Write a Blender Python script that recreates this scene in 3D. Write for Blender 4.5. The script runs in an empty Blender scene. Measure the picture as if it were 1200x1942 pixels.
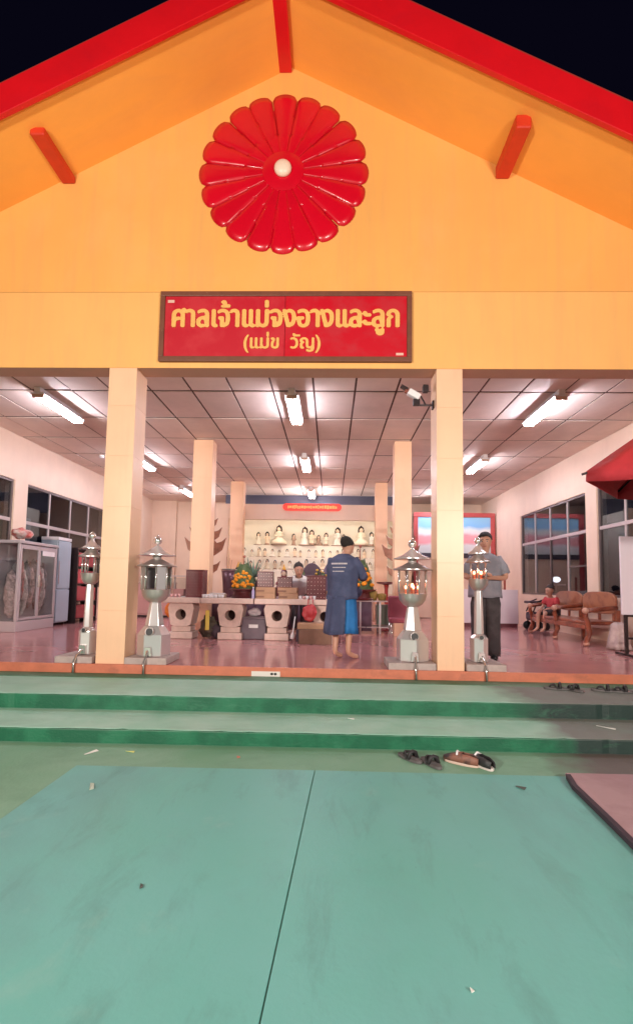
import bpy, math, random
from mathutils import Matrix, Vector, Euler
random.seed(7)
PI = math.pi
sc = bpy.context.scene
col = sc.collection

# ------------------------------------------------------------------ camera, sky, exposure
cam_d = bpy.data.cameras.new('camera')
cam_d.sensor_fit = 'VERTICAL'
cam_d.sensor_height = 36.0
cam_d.lens = 935.0 / 1942.0 * 36.0
cam_d.shift_y = 70.0 / 1942.0
cam_d.clip_start = 0.05
cam_d.clip_end = 600
cam = bpy.data.objects.new('camera', cam_d)
col.objects.link(cam)
cam.matrix_world = Matrix((
    (0.99948970, -0.01373979, 0.02883664, 0.53),
    (0.02771701, -0.07568875, -0.99674620, -5.79),
    (0.01587769, 0.99703683, -0.07526930, 0.946),
    (0, 0, 0, 1)))
sc.camera = cam

world = bpy.data.worlds.new('World')
sc.world = world
world.use_nodes = True
bg = world.node_tree.nodes['Background']
bg.inputs[0].default_value = (0.0035, 0.0030, 0.0100, 1)
bg.inputs[1].default_value = 0.6

sc.view_settings.view_transform = 'Standard'
sc.view_settings.look = 'None'
sc.view_settings.gamma = 1
sc.view_settings.exposure = 0.0
sc.render.engine = 'CYCLES'
sc.cycles.use_denoising = True
try:
    sc.cycles.denoiser = 'OPENIMAGEDENOISE'
except Exception:
    pass
sc.cycles.max_bounces = 7
sc.cycles.diffuse_bounces = 4
sc.cycles.glossy_bounces = 4
sc.cycles.transmission_bounces = 5
sc.cycles.transparent_max_bounces = 32
sc.cycles.sample_clamp_indirect = 6
sc.cycles.caustics_reflective = False
sc.cycles.caustics_refractive = False

GZ = -0.35            # courtyard level; the hall floor is z = 0
CEIL = 3.866
FLOOD = 640.0         # watts of each courtyard flood lamp
TUBE = 150.0           # strength of a fluorescent tube


# ------------------------------------------------------------------ helpers
def empty(name, loc=(0, 0, 0), rz=0.0, parent=None):
    o = bpy.data.objects.new(name, None)
    o.empty_display_size = 0.1
    col.objects.link(o)
    o.location = loc
    o.rotation_euler = (0, 0, rz)
    if parent:
        o.parent = parent
    return o


def tag(o, label=None, cat=None, group=None, kind=None):
    if label: o['label'] = label
    if cat: o['category'] = cat
    if group: o['group'] = group
    if kind: o['kind'] = kind
    return o


def thing(name, label, cat, loc=(0, 0, 0), rz=0.0, group=None):
    return tag(empty(name, loc, rz), label, cat, group)


class MB:
    def __init__(self):
        self.v = []; self.f = []

    def add(self, vs, fs, M=None):
        b = len(self.v)
        for p in vs:
            p = Vector(p)
            self.v.append(tuple(M @ p if M else p))
        for f in fs:
            self.f.append(tuple(b + i for i in f))
        return self

    def box(self, x0, x1, y0, y1, z0, z1, M=None):
        vs = [(x0, y0, z0), (x1, y0, z0), (x1, y1, z0), (x0, y1, z0), (x0, y0, z1), (x1, y0, z1), (x1, y1, z1), (x0, y1, z1)]
        fs = [(0, 3, 2, 1), (4, 5, 6, 7), (0, 1, 5, 4), (1, 2, 6, 5), (2, 3, 7, 6), (3, 0, 4, 7)]
        return self.add(vs, fs, M)

    def lathe(self, prof, n=16, c=(0, 0, 0), rot=0.0, M=None, sx=1.0, sy=1.0):
        vs = []; fs = []
        m = len(prof)
        for r, z in prof:
            for k in range(n):
                a = rot + 2 * PI * k / n
                vs.append((c[0] + sx * r * math.cos(a), c[1] + sy * r * math.sin(a), c[2] + z))
        for j in range(m - 1):
            for k in range(n):
                k2 = (k + 1) % n
                fs.append((j * n + k, j * n + k2, (j + 1) * n + k2, (j + 1) * n + k))
        if prof[0][0] > 1e-6: fs.append(tuple(reversed(range(n))))
        if prof[-1][0] > 1e-6: fs.append(tuple((m - 1) * n + k for k in range(n)))
        return self.add(vs, fs, M)

    def tube(self, pts, r, n=8, r1=None):
        pts = [Vector(p) for p in pts]
        vs = []; fs = []
        m = len(pts)
        up = Vector((0.13, 0.21, 0.97))
        for i, p in enumerate(pts):
            d = (pts[min(i + 1, m - 1)] - pts[max(i - 1, 0)]).normalized()
            a = d.cross(up)
            if a.length < 1e-3: a = d.cross(Vector((1, 0, 0)))
            a.normalize(); b = d.cross(a).normalized()
            rr = r[i] if isinstance(r, (list, tuple)) else r if r1 is None else r + (r1 - r) * i / max(m - 1, 1)
            for k in range(n):
                t = 2 * PI * k / n
                vs.append(p + a * rr * math.cos(t) + b * rr * math.sin(t))
        for j in range(m - 1):
            for k in range(n):
                k2 = (k + 1) % n
                fs.append((j * n + k, (j + 1) * n + k, (j + 1) * n + k2, j * n + k2))
        fs.append(tuple(range(n))); fs.append(tuple(reversed([(m - 1) * n + k for k in range(n)])))
        return self.add(vs, fs)

    def ball(self, c, r, n=12, m=8, sx=1, sy=1, sz=1, M=None):
        prof = [(r * math.sin(PI * j / m), -r * sz * math.cos(PI * j / m)) for j in range(m + 1)]
        prof[0] = (1e-5, -r * sz); prof[-1] = (1e-5, r * sz)
        return self.lathe(prof, n, c, 0, M, sx, sy)

    def prism(self, poly, a0, a1, axis='z', M=None):
        n = len(poly)
        def P(u, v, w):
            return {'z': (u, v, w), 'y': (u, w, v), 'x': (w, u, v)}[axis]
        vs = [P(u, v, a0) for u, v in poly] + [P(u, v, a1) for u, v in poly]
        fs = [tuple(reversed(range(n))), tuple(range(n, 2 * n))]
        for k in range(n):
            k2 = (k + 1) % n
            fs.append((k, k2, n + k2, n + k))
        return self.add(vs, fs, M)

    def mesh(self, name, m=None, smooth=False):
        me = bpy.data.meshes.new(name)
        me.from_pydata(self.v, [], self.f)
        me.validate()
        import bmesh
        b = bmesh.new(); b.from_mesh(me)
        if getattr(self, 'merge', False): bmesh.ops.remove_doubles(b, verts=b.verts, dist=1e-4)
        bmesh.ops.recalc_face_normals(b, faces=b.faces)
        b.to_mesh(me); b.free()
        if m: me.materials.append(m)
        if smooth:
            for p in me.polygons: p.use_smooth = True
        return me

    def build(self, name, m, parent=None, smooth=False, bevel=0.0, seg=2, auto=None, loc=None):
        o = bpy.data.objects.new(name, self.mesh(name, m, smooth or auto is not None))
        col.objects.link(o)
        if parent: o.parent = parent
        if loc: o.location = loc
        if bevel:
            b = o.modifiers.new('bevel', 'BEVEL'); b.width = bevel; b.segments = seg; b.limit_method = 'ANGLE'; b.angle_limit = math.radians(40)
        if auto is not None:
            for e in o.data.edges: pass
            try:
                o.data.set_sharp_from_angle(angle=math.radians(auto))
            except Exception:
                pass
        return o


def mesh_obj(name, me, parent=None):
    o = bpy.data.objects.new(name, me); col.objects.link(o)
    if parent: o.parent = parent
    return o


def kids(o):
    return [c for c in bpy.data.objects if c.parent == o]


def copy_tree(o, parent=None, cache={}):
    c = o.copy(); col.objects.link(c)
    if parent: c.parent = parent
    for ch in list(o.children):
        copy_tree(ch, c)
    return c


# ------------------------------------------------------------------ materials
MATS = {}
def mat(name, c, rough=0.5, metal=0.0, var=0.0, vscale=3.0, bump=0.0, bscale=40.0, coat=0.0, spec=0.5, c2=None, thr=(0.45, 0.6),
        emit=0.0, ecol=None, rand=0.0, rvar=0.0, coatr=0.08):
    if name in MATS: return MATS[name]
    m = bpy.data.materials.new(name); m.use_nodes = True
    nt = m.node_tree; N = nt.nodes; L = nt.links
    p = N['Principled BSDF']
    p.inputs['Roughness'].default_value = rough
    p.inputs['Metallic'].default_value = metal
    p.inputs['Specular IOR Level'].default_value = spec
    p.inputs['Coat Weight'].default_value = coat
    p.inputs['Coat Roughness'].default_value = coatr
    base = tuple(c) + (1,)
    p.inputs['Base Color'].default_value = base
    out = None
    tc = N.new('ShaderNodeTexCoord')
    if var or c2:
        nz = N.new('ShaderNodeTexNoise'); nz.inputs['Scale'].default_value = vscale; nz.inputs['Detail'].default_value = 6; nz.inputs['Roughness'].default_value = 0.62
        L.new(tc.outputs['Object'], nz.inputs['Vector'])
        hi = c2 if c2 else tuple(min(1, x * (1 + var)) for x in c)
        lo = c if c2 else tuple(x * (1 - var) for x in c)
        r = N.new('ShaderNodeValToRGB')
        a, b = (thr if c2 else (0.3, 0.7))
        r.color_ramp.elements[0].position = a; r.color_ramp.elements[0].color = tuple(lo) + (1,)
        r.color_ramp.elements[1].position = b; r.color_ramp.elements[1].color = tuple(hi) + (1,)
        L.new(nz.outputs['Fac'], r.inputs['Fac'])
        out = r.outputs['Color']
        if rvar:
            mr = N.new('ShaderNodeMapRange'); mr.inputs['To Min'].default_value = max(0.02, rough - rvar); mr.inputs['To Max'].default_value = min(1, rough + rvar)
            mr.inputs['From Min'].default_value = 0.3; mr.inputs['From Max'].default_value = 0.7
            L.new(nz.outputs['Fac'], mr.inputs['Value']); L.new(mr.outputs['Result'], p.inputs['Roughness'])
    if rand:
        oi = N.new('ShaderNodeObjectInfo'); hs = N.new('ShaderNodeHueSaturation')
        mr = N.new('ShaderNodeMapRange'); mr.inputs['To Min'].default_value = 1 - rand; mr.inputs['To Max'].default_value = 1 + rand
        L.new(oi.outputs['Random'], mr.inputs['Value']); L.new(mr.outputs['Result'], hs.inputs['Value'])
        if out: L.new(out, hs.inputs['Color'])
        else: hs.inputs['Color'].default_value = base
        out = hs.outputs['Color']
    if out: L.new(out, p.inputs['Base Color'])
    if bump:
        nb = N.new('ShaderNodeTexNoise'); nb.inputs['Scale'].default_value = bscale; nb.inputs['Detail'].default_value = 4
        L.new(tc.outputs['Object'], nb.inputs['Vector'])
        bp = N.new('ShaderNodeBump'); bp.inputs['Strength'].default_value = bump; bp.inputs['Distance'].default_value = 0.02
        L.new(nb.outputs['Fac'], bp.inputs['Height']); L.new(bp.outputs['Normal'], p.inputs['Normal'])
    if emit:
        p.inputs['Emission Color'].default_value = tuple(ecol or c) + (1,)
        p.inputs['Emission Strength'].default_value = emit
    MATS[name] = m
    return m


def glass(name, tint, refl=0.06, clear=0.9, rough=0.02):
    """thin pane: looks through, mirrors more at a slant"""
    if name in MATS: return MATS[name]
    m = bpy.data.materials.new(name); m.use_nodes = True
    nt = m.node_tree; N = nt.nodes; L = nt.links
    N.remove(N['Principled BSDF'])
    t = N.new('ShaderNodeBsdfTransparent'); t.inputs[0].default_value = tuple(x * clear for x in tint) + (1,)
    g = N.new('ShaderNodeBsdfGlossy'); g.inputs['Roughness'].default_value = rough; g.inputs[0].default_value = (0.95, 0.95, 0.95, 1)
    fr = N.new('ShaderNodeLayerWeight'); fr.inputs['Blend'].default_value = .5
    pw = N.new('ShaderNodeMath'); pw.operation = 'POWER'; pw.inputs[1].default_value = 4.0; L.new(fr.outputs['Facing'], pw.inputs[0])
    ad = N.new('ShaderNodeMath'); ad.operation = 'MULTIPLY_ADD'; ad.use_clamp = True; ad.inputs[1].default_value = .8; ad.inputs[2].default_value = .02 + refl
    L.new(pw.outputs[0], ad.inputs[0])
    mx = N.new('ShaderNodeMixShader')
    L.new(ad.outputs[0], mx.inputs[0]); L.new(t.outputs[0], mx.inputs[1]); L.new(g.outputs[0], mx.inputs[2])
    L.new(mx.outputs[0], N['Material Output'].inputs[0])
    MATS[name] = m
    return m


def right_shade(m, axis_at, width, shade_col, scale=1.3, amt=0.9):  # mixes a painted shade into the surface colour
    """shade painted into the base colour to the right of world x = axis_at, with an irregular edge"""
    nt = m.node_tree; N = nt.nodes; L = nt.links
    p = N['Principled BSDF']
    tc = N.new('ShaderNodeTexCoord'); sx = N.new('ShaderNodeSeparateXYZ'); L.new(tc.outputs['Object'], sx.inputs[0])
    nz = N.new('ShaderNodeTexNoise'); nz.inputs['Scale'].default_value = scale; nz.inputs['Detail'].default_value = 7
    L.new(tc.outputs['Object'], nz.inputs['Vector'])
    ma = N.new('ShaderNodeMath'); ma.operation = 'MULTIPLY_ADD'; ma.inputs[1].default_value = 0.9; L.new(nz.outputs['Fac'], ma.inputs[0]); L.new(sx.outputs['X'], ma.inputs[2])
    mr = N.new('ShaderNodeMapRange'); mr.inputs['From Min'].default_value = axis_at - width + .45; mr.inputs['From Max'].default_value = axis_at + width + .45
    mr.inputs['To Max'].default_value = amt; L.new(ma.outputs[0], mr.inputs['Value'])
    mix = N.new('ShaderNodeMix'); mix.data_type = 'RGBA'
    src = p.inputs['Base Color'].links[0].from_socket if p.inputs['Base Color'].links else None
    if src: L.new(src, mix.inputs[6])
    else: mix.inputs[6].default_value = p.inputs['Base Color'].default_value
    mix.inputs[7].default_value = tuple(shade_col) + (1,)
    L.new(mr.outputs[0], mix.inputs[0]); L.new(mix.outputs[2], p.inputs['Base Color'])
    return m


def weather(m, amt, vec, scale=1.0, lo=.48, hi=.72, tint=(.25, .2, .15), detail=8):
    """stains, streaks, scuffs with a shape of their own, laid over the paint"""
    nt = m.node_tree; N = nt.nodes; L = nt.links
    p = N['Principled BSDF']
    tc = N.new('ShaderNodeTexCoord'); mp = N.new('ShaderNodeMapping'); mp.inputs['Scale'].default_value = vec
    nz = N.new('ShaderNodeTexNoise'); nz.inputs['Scale'].default_value = scale; nz.inputs['Detail'].default_value = detail; nz.inputs['Roughness'].default_value = .68
    nz.inputs['Distortion'].default_value = .4
    L.new(tc.outputs['Object'], mp.inputs['Vector']); L.new(mp.outputs[0], nz.inputs['Vector'])
    mr = N.new('ShaderNodeMapRange'); mr.inputs['From Min'].default_value = lo; mr.inputs['From Max'].default_value = hi; mr.inputs['To Max'].default_value = amt
    L.new(nz.outputs['Fac'], mr.inputs['Value'])
    mix = N.new('ShaderNodeMix'); mix.data_type = 'RGBA'
    src = p.inputs['Base Color'].links[0].from_socket if p.inputs['Base Color'].links else None
    if src: L.new(src, mix.inputs[6])
    else: mix.inputs[6].default_value = p.inputs['Base Color'].default_value
    mix.inputs[7].default_value = tuple(tint) + (1,)
    L.new(mr.outputs[0], mix.inputs[0]); L.new(mix.outputs[2], p.inputs['Base Color'])
    return m


GABLE = mat('gable_paint', (0.87, 0.41, 0.105), 0.55, var=0.05, vscale=0.8, bump=0.05, bscale=60)
SOFFIT = mat('soffit_paint', (0.90, 0.39, 0.075), 0.5, var=0.07, vscale=0.6, bump=0.04, bscale=50)
BEAM = mat('beam_paint', (0.88, 0.45, 0.14), 0.5, var=0.04, vscale=1.2, bump=0.04, bscale=60)
PILLAR = mat('pillar_tile', (0.86, 0.52, 0.325), 0.42, var=0.04, vscale=2.2, bump=0.03, bscale=30, coat=0.25, coatr=0.30)
WALL = mat('wall_paint', (0.80, 0.60, 0.48), 0.55, var=0.05, vscale=1.5, bump=0.05, bscale=50)
RED = mat('red_paint', (0.66, 0.006, 0.012), 0.35, var=0.07, vscale=2, bump=0.03, bscale=40)
REDGLOSS = mat('red_lacquer', (0.60, 0.002, 0.016), 0.30, coat=0.22, coatr=0.08, var=0.05, vscale=4, rand=0.05)
PURLIN = mat('purlin_paint', (0.60, 0.035, 0.012), 0.45, var=0.1, vscale=6)
CEILT = mat('ceiling_board', (0.80, 0.64, 0.57), 0.7, var=0.09, vscale=1.6, bump=0.05, bscale=30, rand=0.06)
CEILG = mat('ceiling_joint', (0.10, 0.04, 0.03), 0.8)
FLOORM = mat('floor_polish', (0.50, 0.225, 0.225), 0.15, var=0.13, vscale=1.4, bump=0.006, bscale=9, rvar=0.02)
ORANGE = mat('orange_edge_paint', (0.58, 0.17, 0.095), 0.5, var=0.14, vscale=5, bump=0.1, bscale=60)
STEEL = mat('stainless_steel', (0.78, 0.72, 0.72), 0.22, metal=0.62, var=0.03, vscale=3, bump=0.012, bscale=60)
STEELD = mat('dull_steel', (0.52, 0.46, 0.44), 0.28, metal=0.7, var=0.04, vscale=4)
CHROME = mat('bright_steel', (0.80, 0.76, 0.74), 0.14, metal=0.8)
CONC = mat('concrete', (0.46, 0.36, 0.34), 0.8, var=0.16, vscale=8, bump=0.25, bscale=60)
BLACK = mat('black', (0.012, 0.01, 0.012), 0.5)
DARKMETAL = mat('dark_metal', (0.03, 0.018, 0.02), 0.4, metal=0.4)
FRAME = mat('window_alu', (0.16, 0.12, 0.12), 0.4, metal=0.5)
FRAMEL = mat('window_rail', (0.50, 0.42, 0.42), 0.4, metal=0.3)
WHITE = mat('white_enamel', (0.78, 0.74, 0.76), 0.4, var=0.04, vscale=5)
STONE = mat('table_stone', (0.68, 0.50, 0.44), 0.45, var=0.1, vscale=14, bump=0.06, bscale=60)
TUBEM = mat('lit_tube', (0.9, 0.9, 0.95), 0.5, emit=TUBE, ecol=(0.88, 0.88, 1.0))
PANE = glass('window_glass', (0.7, 0.75, 0.8), 0.05, 0.75)
CLEAR = glass('clear_glass', (0.97, 0.98, 0.98), 0.01, 0.98)
SMOKE = glass('smoked_glass', (0.88, 0.87, 0.90), 0.16, 0.92, 0.10)
GOLD = mat('gold_paint', (0.80, 0.42, 0.07), 0.5)
WOOD = mat('varnished_wood', (0.30, 0.075, 0.035), 0.28, c2=(0.16, 0.035, 0.018), vscale=7, coat=0.4)
WOODL = mat('light_varnished_wood', (0.34, 0.125, 0.06), 0.3, c2=(0.24, 0.075, 0.04), vscale=6, coat=0.3)
SKIN = mat('skin', (0.52, 0.27, 0.19), 0.5, var=0.06, vscale=10)
HAIR = mat('hair', (0.018, 0.012, 0.011), 0.75, var=.5, vscale=60, bump=.6, bscale=160)
CARD = mat('cardboard', (0.46, 0.27, 0.17), 0.8, var=0.08, vscale=7)
LACQ = mat('maroon_lacquer', (0.13, 0.025, 0.03), 0.3, coat=0.2, var=0.1, vscale=8)
STUD = mat('pale_studs', (0.75, 0.50, 0.44), 0.4)
LEAF = mat('folded_leaf', (0.075, 0.12, 0.045), 0.55, var=0.3, vscale=14)
MARI = mat('marigold', (0.85, 0.30, 0.015), 0.7, var=0.25, vscale=40)
DARKCLOTH = mat('dark_cloth', (0.07, 0.045, 0.06), 0.85, var=0.2, vscale=12)

weather(GABLE, .36, (5, 5, .35), 1.0, .46, .75, (.62, .30, .13))
weather(GABLE, .25, (1, 1, 1), .7, .5, .8, (.90, .52, .24))
weather(SOFFIT, .3, (1.2, 4, 1.2), .7, .45, .75, (.72, .30, .10))
weather(BEAM, .32, (6, 6, .5), 1.0, .46, .75, (.62, .33, .15))
weather(PILLAR, .26, (7, 7, .6), 1.0, .5, .8, (.55, .33, .22))
weather(WALL, .18, (2.5, 2.5, .5), 1.0, .5, .8, (.5, .34, .27))
weather(RED, .3, (1.5, 1.5, 1.5), 1.4, .48, .78, (.40, .008, .02))
weather(FLOORM, .3, (1, .5, 1), 1.3, .5, .8, (.36, .13, .13))
weather(CEILT, .16, (1, 1, 1), 2.2, .52, .8, (.42, .27, .2))
weather(STONE, .25, (1, 1, 1), 4, .5, .8, (.40, .28, .24))
weather(ORANGE, .5, (3, 3, 6), 1.6, .52, .72, (.28, .10, .07))
# ------------------------------------------------------------------ courtyard ground
PAINT_G = (0.165, 0.40, 0.29)
M_GROUND = right_shade(mat('ground_green', (0.135, 0.33, 0.20), 0.62, c2=(0.23, 0.41, 0.30), vscale=1.1, thr=(0.33, 0.68), bump=0.12, bscale=45, rvar=0.12),
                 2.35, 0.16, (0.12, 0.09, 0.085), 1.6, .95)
M_PAD = mat('pad_teal', (0.115, 0.415, 0.355), 0.50, c2=(0.165, 0.445, 0.425), vscale=0.9, thr=(0.3, 0.7), bump=0.06, bscale=55, rvar=0.1)
M_TREAD = right_shade(mat('tread_worn', (0.24, 0.52, 0.39), 0.6, c2=(0.40, 0.62, 0.52), vscale=2.2, thr=(0.3, 0.66), bump=0.15, bscale=50, rvar=0.1),
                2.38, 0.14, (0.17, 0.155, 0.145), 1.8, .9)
M_RISER = right_shade(mat('riser_green', (0.004, 0.095, 0.045), 0.5, c2=(0.012, 0.14, 0.068), vscale=3.0, bump=0.15, bscale=50), 2.38, 0.14, (0.016, 0.032, 0.03), 1.8, .95)  # shaded right end is in the colour, as on ground and treads

weather(M_PAD, .7, (1, .55, 1), .8, .46, .74, (.125, .27, .275))
weather(M_PAD, .5, (1.6, .5, 1), 3.0, .54, .74, (.085, .21, .195))
weather(M_PAD, .4, (1, 1, 1), 1.7, .60, .72, (.26, .47, .42))
weather(M_PAD, .5, (1, 1, 1), 26, .69, .76, (.05, .13, .115))
weather(M_GROUND, .4, (1, 1, 1), 2.3, .5, .75, (.085, .19, .12))
weather(M_GROUND, .5, (1, 1, 1), 24, .66, .74, (.05, .11, .08))
weather(M_TREAD, .4, (.6, 1.5, 1), 2.6, .5, .75, (.17, .30, .23))
weather(M_TREAD, .5, (1, 1, 1), 22, .65, .74, (.10, .14, .12))
weather(M_RISER, .5, (2, 2, 6), 2.0, .54, .72, (.05, .20, .115))
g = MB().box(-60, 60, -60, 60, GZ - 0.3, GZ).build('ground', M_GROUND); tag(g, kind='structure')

pav = empty('pavement'); tag(pav, kind='structure')
def jx(y):  # the slanting joint between the two slabs
    return 0.44 + (y + 2.24) * 0.05
for poly, nm in (([(-1.235, -2.26), (jx(-2.235) - .0025, -2.235), (jx(-12) - .0025, -12), (-1.235, -12)], 'concrete_slab'),
                 ([(jx(-2.235) + .0025, -2.235), (2.19, -2.225), (2.12, -12), (jx(-12) + .0025, -12)], 'concrete_slab')):
    MB().prism(poly, GZ + .0005, GZ + 0.012).build(nm, M_PAD, pav, bevel=0.003)

# ------------------------------------------------------------------ steps
steps = empty('steps'); tag(steps, kind='structure')
def tread(yl, yr, yb, z, zb):
    X0, X1 = -7.5, 7.5
    yfl = yl; yfr = yr
    rnd = random.Random(int(yl * 100))
    nn = 260
    edge = []; inner = []; w1 = w2 = 0
    for k in range(nn + 1):
        u = k / nn
        w1 = w1 * .9 + rnd.uniform(-.0015, .0015); chip = .012 * rnd.random() if rnd.random() < .05 else 0
        w2 = w2 * .85 + rnd.uniform(-.006, .006); wear = .02 * rnd.random() if rnd.random() < .12 else 0
        x = X0 + (X1 - X0) * u; y = yfl + (yfr - yfl) * u
        edge.append((x, y + w1 + chip)); inner.append((x, max(y + .014 + w2 + wear, y + w1 + chip + .008)))
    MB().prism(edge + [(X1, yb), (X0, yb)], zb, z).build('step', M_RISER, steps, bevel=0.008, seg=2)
    # the worn painted top, inset from the edge
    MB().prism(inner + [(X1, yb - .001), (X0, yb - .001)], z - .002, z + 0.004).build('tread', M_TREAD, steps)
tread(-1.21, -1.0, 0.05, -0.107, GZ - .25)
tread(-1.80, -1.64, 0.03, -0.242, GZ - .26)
# dark unworn paint where the upper tread meets the platform
MB().prism([(-7.5, -.33), (7.5, -.27), (7.5, -.04), (-7.5, -.04)], -.104, -.0985).build('tread_border', mat('border_green', (0.03, 0.15, 0.075), 0.55, c2=(0.13, 0.25, 0.17), vscale=2.5, thr=(0.42, 0.72)), steps)

# ------------------------------------------------------------------ hall floor
fl = MB().box(-6.6, 6.6, -0.012, 13.0, -0.2, 0.0).build('hall_floor', FLOORM); tag(fl, kind='structure')
oe = MB().box(-6.6, 6.6, -0.05, -0.013, -0.2, 0.004).build('floor_edge', ORANGE, bevel=0.008); tag(oe, kind='structure')

# ------------------------------------------------------------------ the hall
hall = thing('shrine_hall', 'open fronted shrine hall with orange gable, red roof edge and square peach pillars', 'building')
AP = (-0.05, 7.53); SL = 0.526; YF = -0.95
def zr(x): return AP[1] - SL * abs(x - AP[0])
# gable wall, two board courses with a joint
xl, xr = -6.0, 5.95
MB().prism([(xl, 4.545), (xr, 4.545), (xr, zr(xr)), AP, (xl, zr(xl))], 0.0, 0.28, 'y').build('gable_wall', GABLE, hall)
MB().box(xl, xr, -0.006, 0.0035, 3.575, 3.6199).build('beam_edge', BEAM, hall)
MB().box(xl, xr, -0.006, 0.28, 3.62, 4.538).build('fascia_wall', BEAM, hall)
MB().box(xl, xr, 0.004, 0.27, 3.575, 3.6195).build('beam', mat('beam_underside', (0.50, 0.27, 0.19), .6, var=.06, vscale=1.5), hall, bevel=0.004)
# roof slabs: underside painted
for s, xe in ((-1, -6.9), (1, 6.85)):
    A = AP; B = (xe, zr(xe))
    ro = MB().prism([A, B, (B[0], B[1] + .3), (A[0], A[1] + .3)], YF, 13.2, 'y').build('roof', SOFFIT, hall)
    MB().prism([(A[0], A[1] + .302), (B[0] + s * .05, B[1] + .302), (B[0] + s * .05, B[1] + .36), (A[0], A[1] + .36)], YF - .02, 13.2, 'y').build('roof_covering', mat('roof_red_tile', (0.35, 0.03, 0.02), 0.6), ro)
    d = .07
    MB().prism([(A[0], A[1] - d), (B[0] + s * .03, B[1] - d), (B[0] + s * .03, B[1] + .30), (A[0], A[1] + .30)], YF - .06, YF - .001, 'y').build('fascia_board', RED, hall, bevel=0.006)
# purlin ends under the eaves
for x in (-2.84, 2.58):
    zt = zr(x)
    MB().box(x - .085, x + .085, -.70, -.001, 5.99 if x > 0 else 5.97, zt - .0).build('purlin', PURLIN, hall, bevel=0.02, seg=3)
MB().box(-.14 - .095, -.14 + .095, -.93, -.001, 7.45, 7.62).build('ridge_beam', RED, hall, bevel=0.012)
for x in (-5.3, 5.05):
    MB().box(x - .085, x + .085, -.70, -.001, zr(x) - .13, zr(x) + .03).build('purlin', PURLIN, hall, bevel=0.02, seg=3)

# pillars, faced with tall tiles (grooves between the courses)
PX = [(-2.205, -1.865), (1.77, 2.078)]
def pillar(x0, x1, y0, y1, top):
    m = MB(); z = 0.0
    hs = [.62, .62, .62, .62, .62, .62, .62]
    for h in hs:
        z1 = min(z + h, top)
        if z1 - z < .02: break
        m.box(x0, x1, y0, y1, z + .0012, z1 - .0012)
        m.box(x0 + .004, x1 - .004, y0 + .004, y1 - .004, z1 - .0012, min(z1 + .0012, top))
        z = z1
        if z >= top: break
    return m.build('pillar', PILLAR, hall, bevel=0.002, seg=1)
for (x0, x1) in PX:
    pillar(x0, x1, -.002, .335, 3.5745)
pillar(-6.03, -5.70, -.002, .335, 3.5745); pillar(5.66, 5.99, -.002, .335, 3.5745)
for (x0, x1) in ((-2.255, -1.865), (1.78, 2.11)):
    pillar(x0, x1, 3.9, 4.23, CEIL - .01)
for (x0, x1) in ((-2.30, -1.935), (1.76, 2.09)):
    pillar(x0, x1, 7.85, 8.18, CEIL - .01)

# side walls with window openings
def side_wall(X, sgn, wins, y0=.335, y1=11.4):
    T = .2
    xa, xb = (X, X + T) if sgn > 0 else (X - T, X)
    m = MB()
    m.box(xa, xb, y0, y1, 0, .82)
    m.box(xa, xb, y0, y1, 2.96, CEIL + .2)
    yy = y0
    for a, b in wins:
        m.box(xa, xb, yy, a, .8201, 2.9599); yy = b
    m.box(xa, xb, yy, y1, .8201, 2.9599)
    return m.build('side_wall', WALL, hall)
side_wall(5.75, 1, [(.5, 4.0), (4.42, 7.9)])
side_wall(-5.75, -1, [(.5, 3.72), (4.14, 7.7)])
MB().box(-5.95, 5.95, 11.4, 11.6, 0, CEIL + .2).build('back_wall', WALL, hall)
MB().box(-5.75, -4.9, 11.25, 11.4, 0, CEIL).build('back_wall_pier', WALL, hall)
# pilasters at the third of the side walls
for X in (5.62, -5.75):
    pass

def window(X, sgn, a, b, n=4, red=False):
    w = empty('window', parent=hall)
    xi = X + sgn * .06
    t = .045
    def bx(nm, y0, y1, z0, z1, m, dx=.03):
        MB().box(xi - dx, xi + dx, y0, y1, z0, z1).build(nm, m, w, bevel=.004)
    FR = FRAME
    bx('frame', a, a + t, .82, 2.96, FR); bx('frame', b - t, b, .82, 2.96, FR)
    bx('frame', a + t, b - t, 2.96 - t, 2.96, FR); bx('sill', a + t, b - t, .82, .82 + t, FR)
    bx('rail', a + t, b - t, 2.13, 2.20, FRAMEL)
    w_ = (b - a) / n
    for k in range(1, n):
        bx('mullion', a + k * w_ - .02, a + k * w_ + .02, 2.2001, 2.96 - t, FRAMEL, .022)
    for k in range(1, n):
        bx('mullion', a + k * w_ - .025, a + k * w_ + .025, .82 + t, 2.1299, FRAMEL if k % 2 else FR, .024)
    bx('mullion', a + t, a + 1 * w_ - .03, 1.44, 1.47, FR, .018)
    for k in range(n):
        y0 = a + k * w_ + .02; y1 = a + (k + 1) * w_ - .02
        MB().box(xi - .004, xi + .004, y0, y1, 2.19, 2.93).build('pane', PANE, w)
        M = Matrix.Translation((xi, (y0 + y1) / 2, 1.5)) @ Matrix.Rotation(math.radians(random.uniform(-.5, .5)), 4, 'Z')
        MB().box(-.004, .004, -(y1 - y0) / 2, (y1 - y0) / 2, -.65, .64, M).build('pane', PANE, w)
window(5.75, 1, .5, 4.0); window(5.75, 1, 4.42, 7.9)
window(-5.75, -1, .5, 3.72); window(-5.75, -1, 4.14, 7.7)

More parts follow.
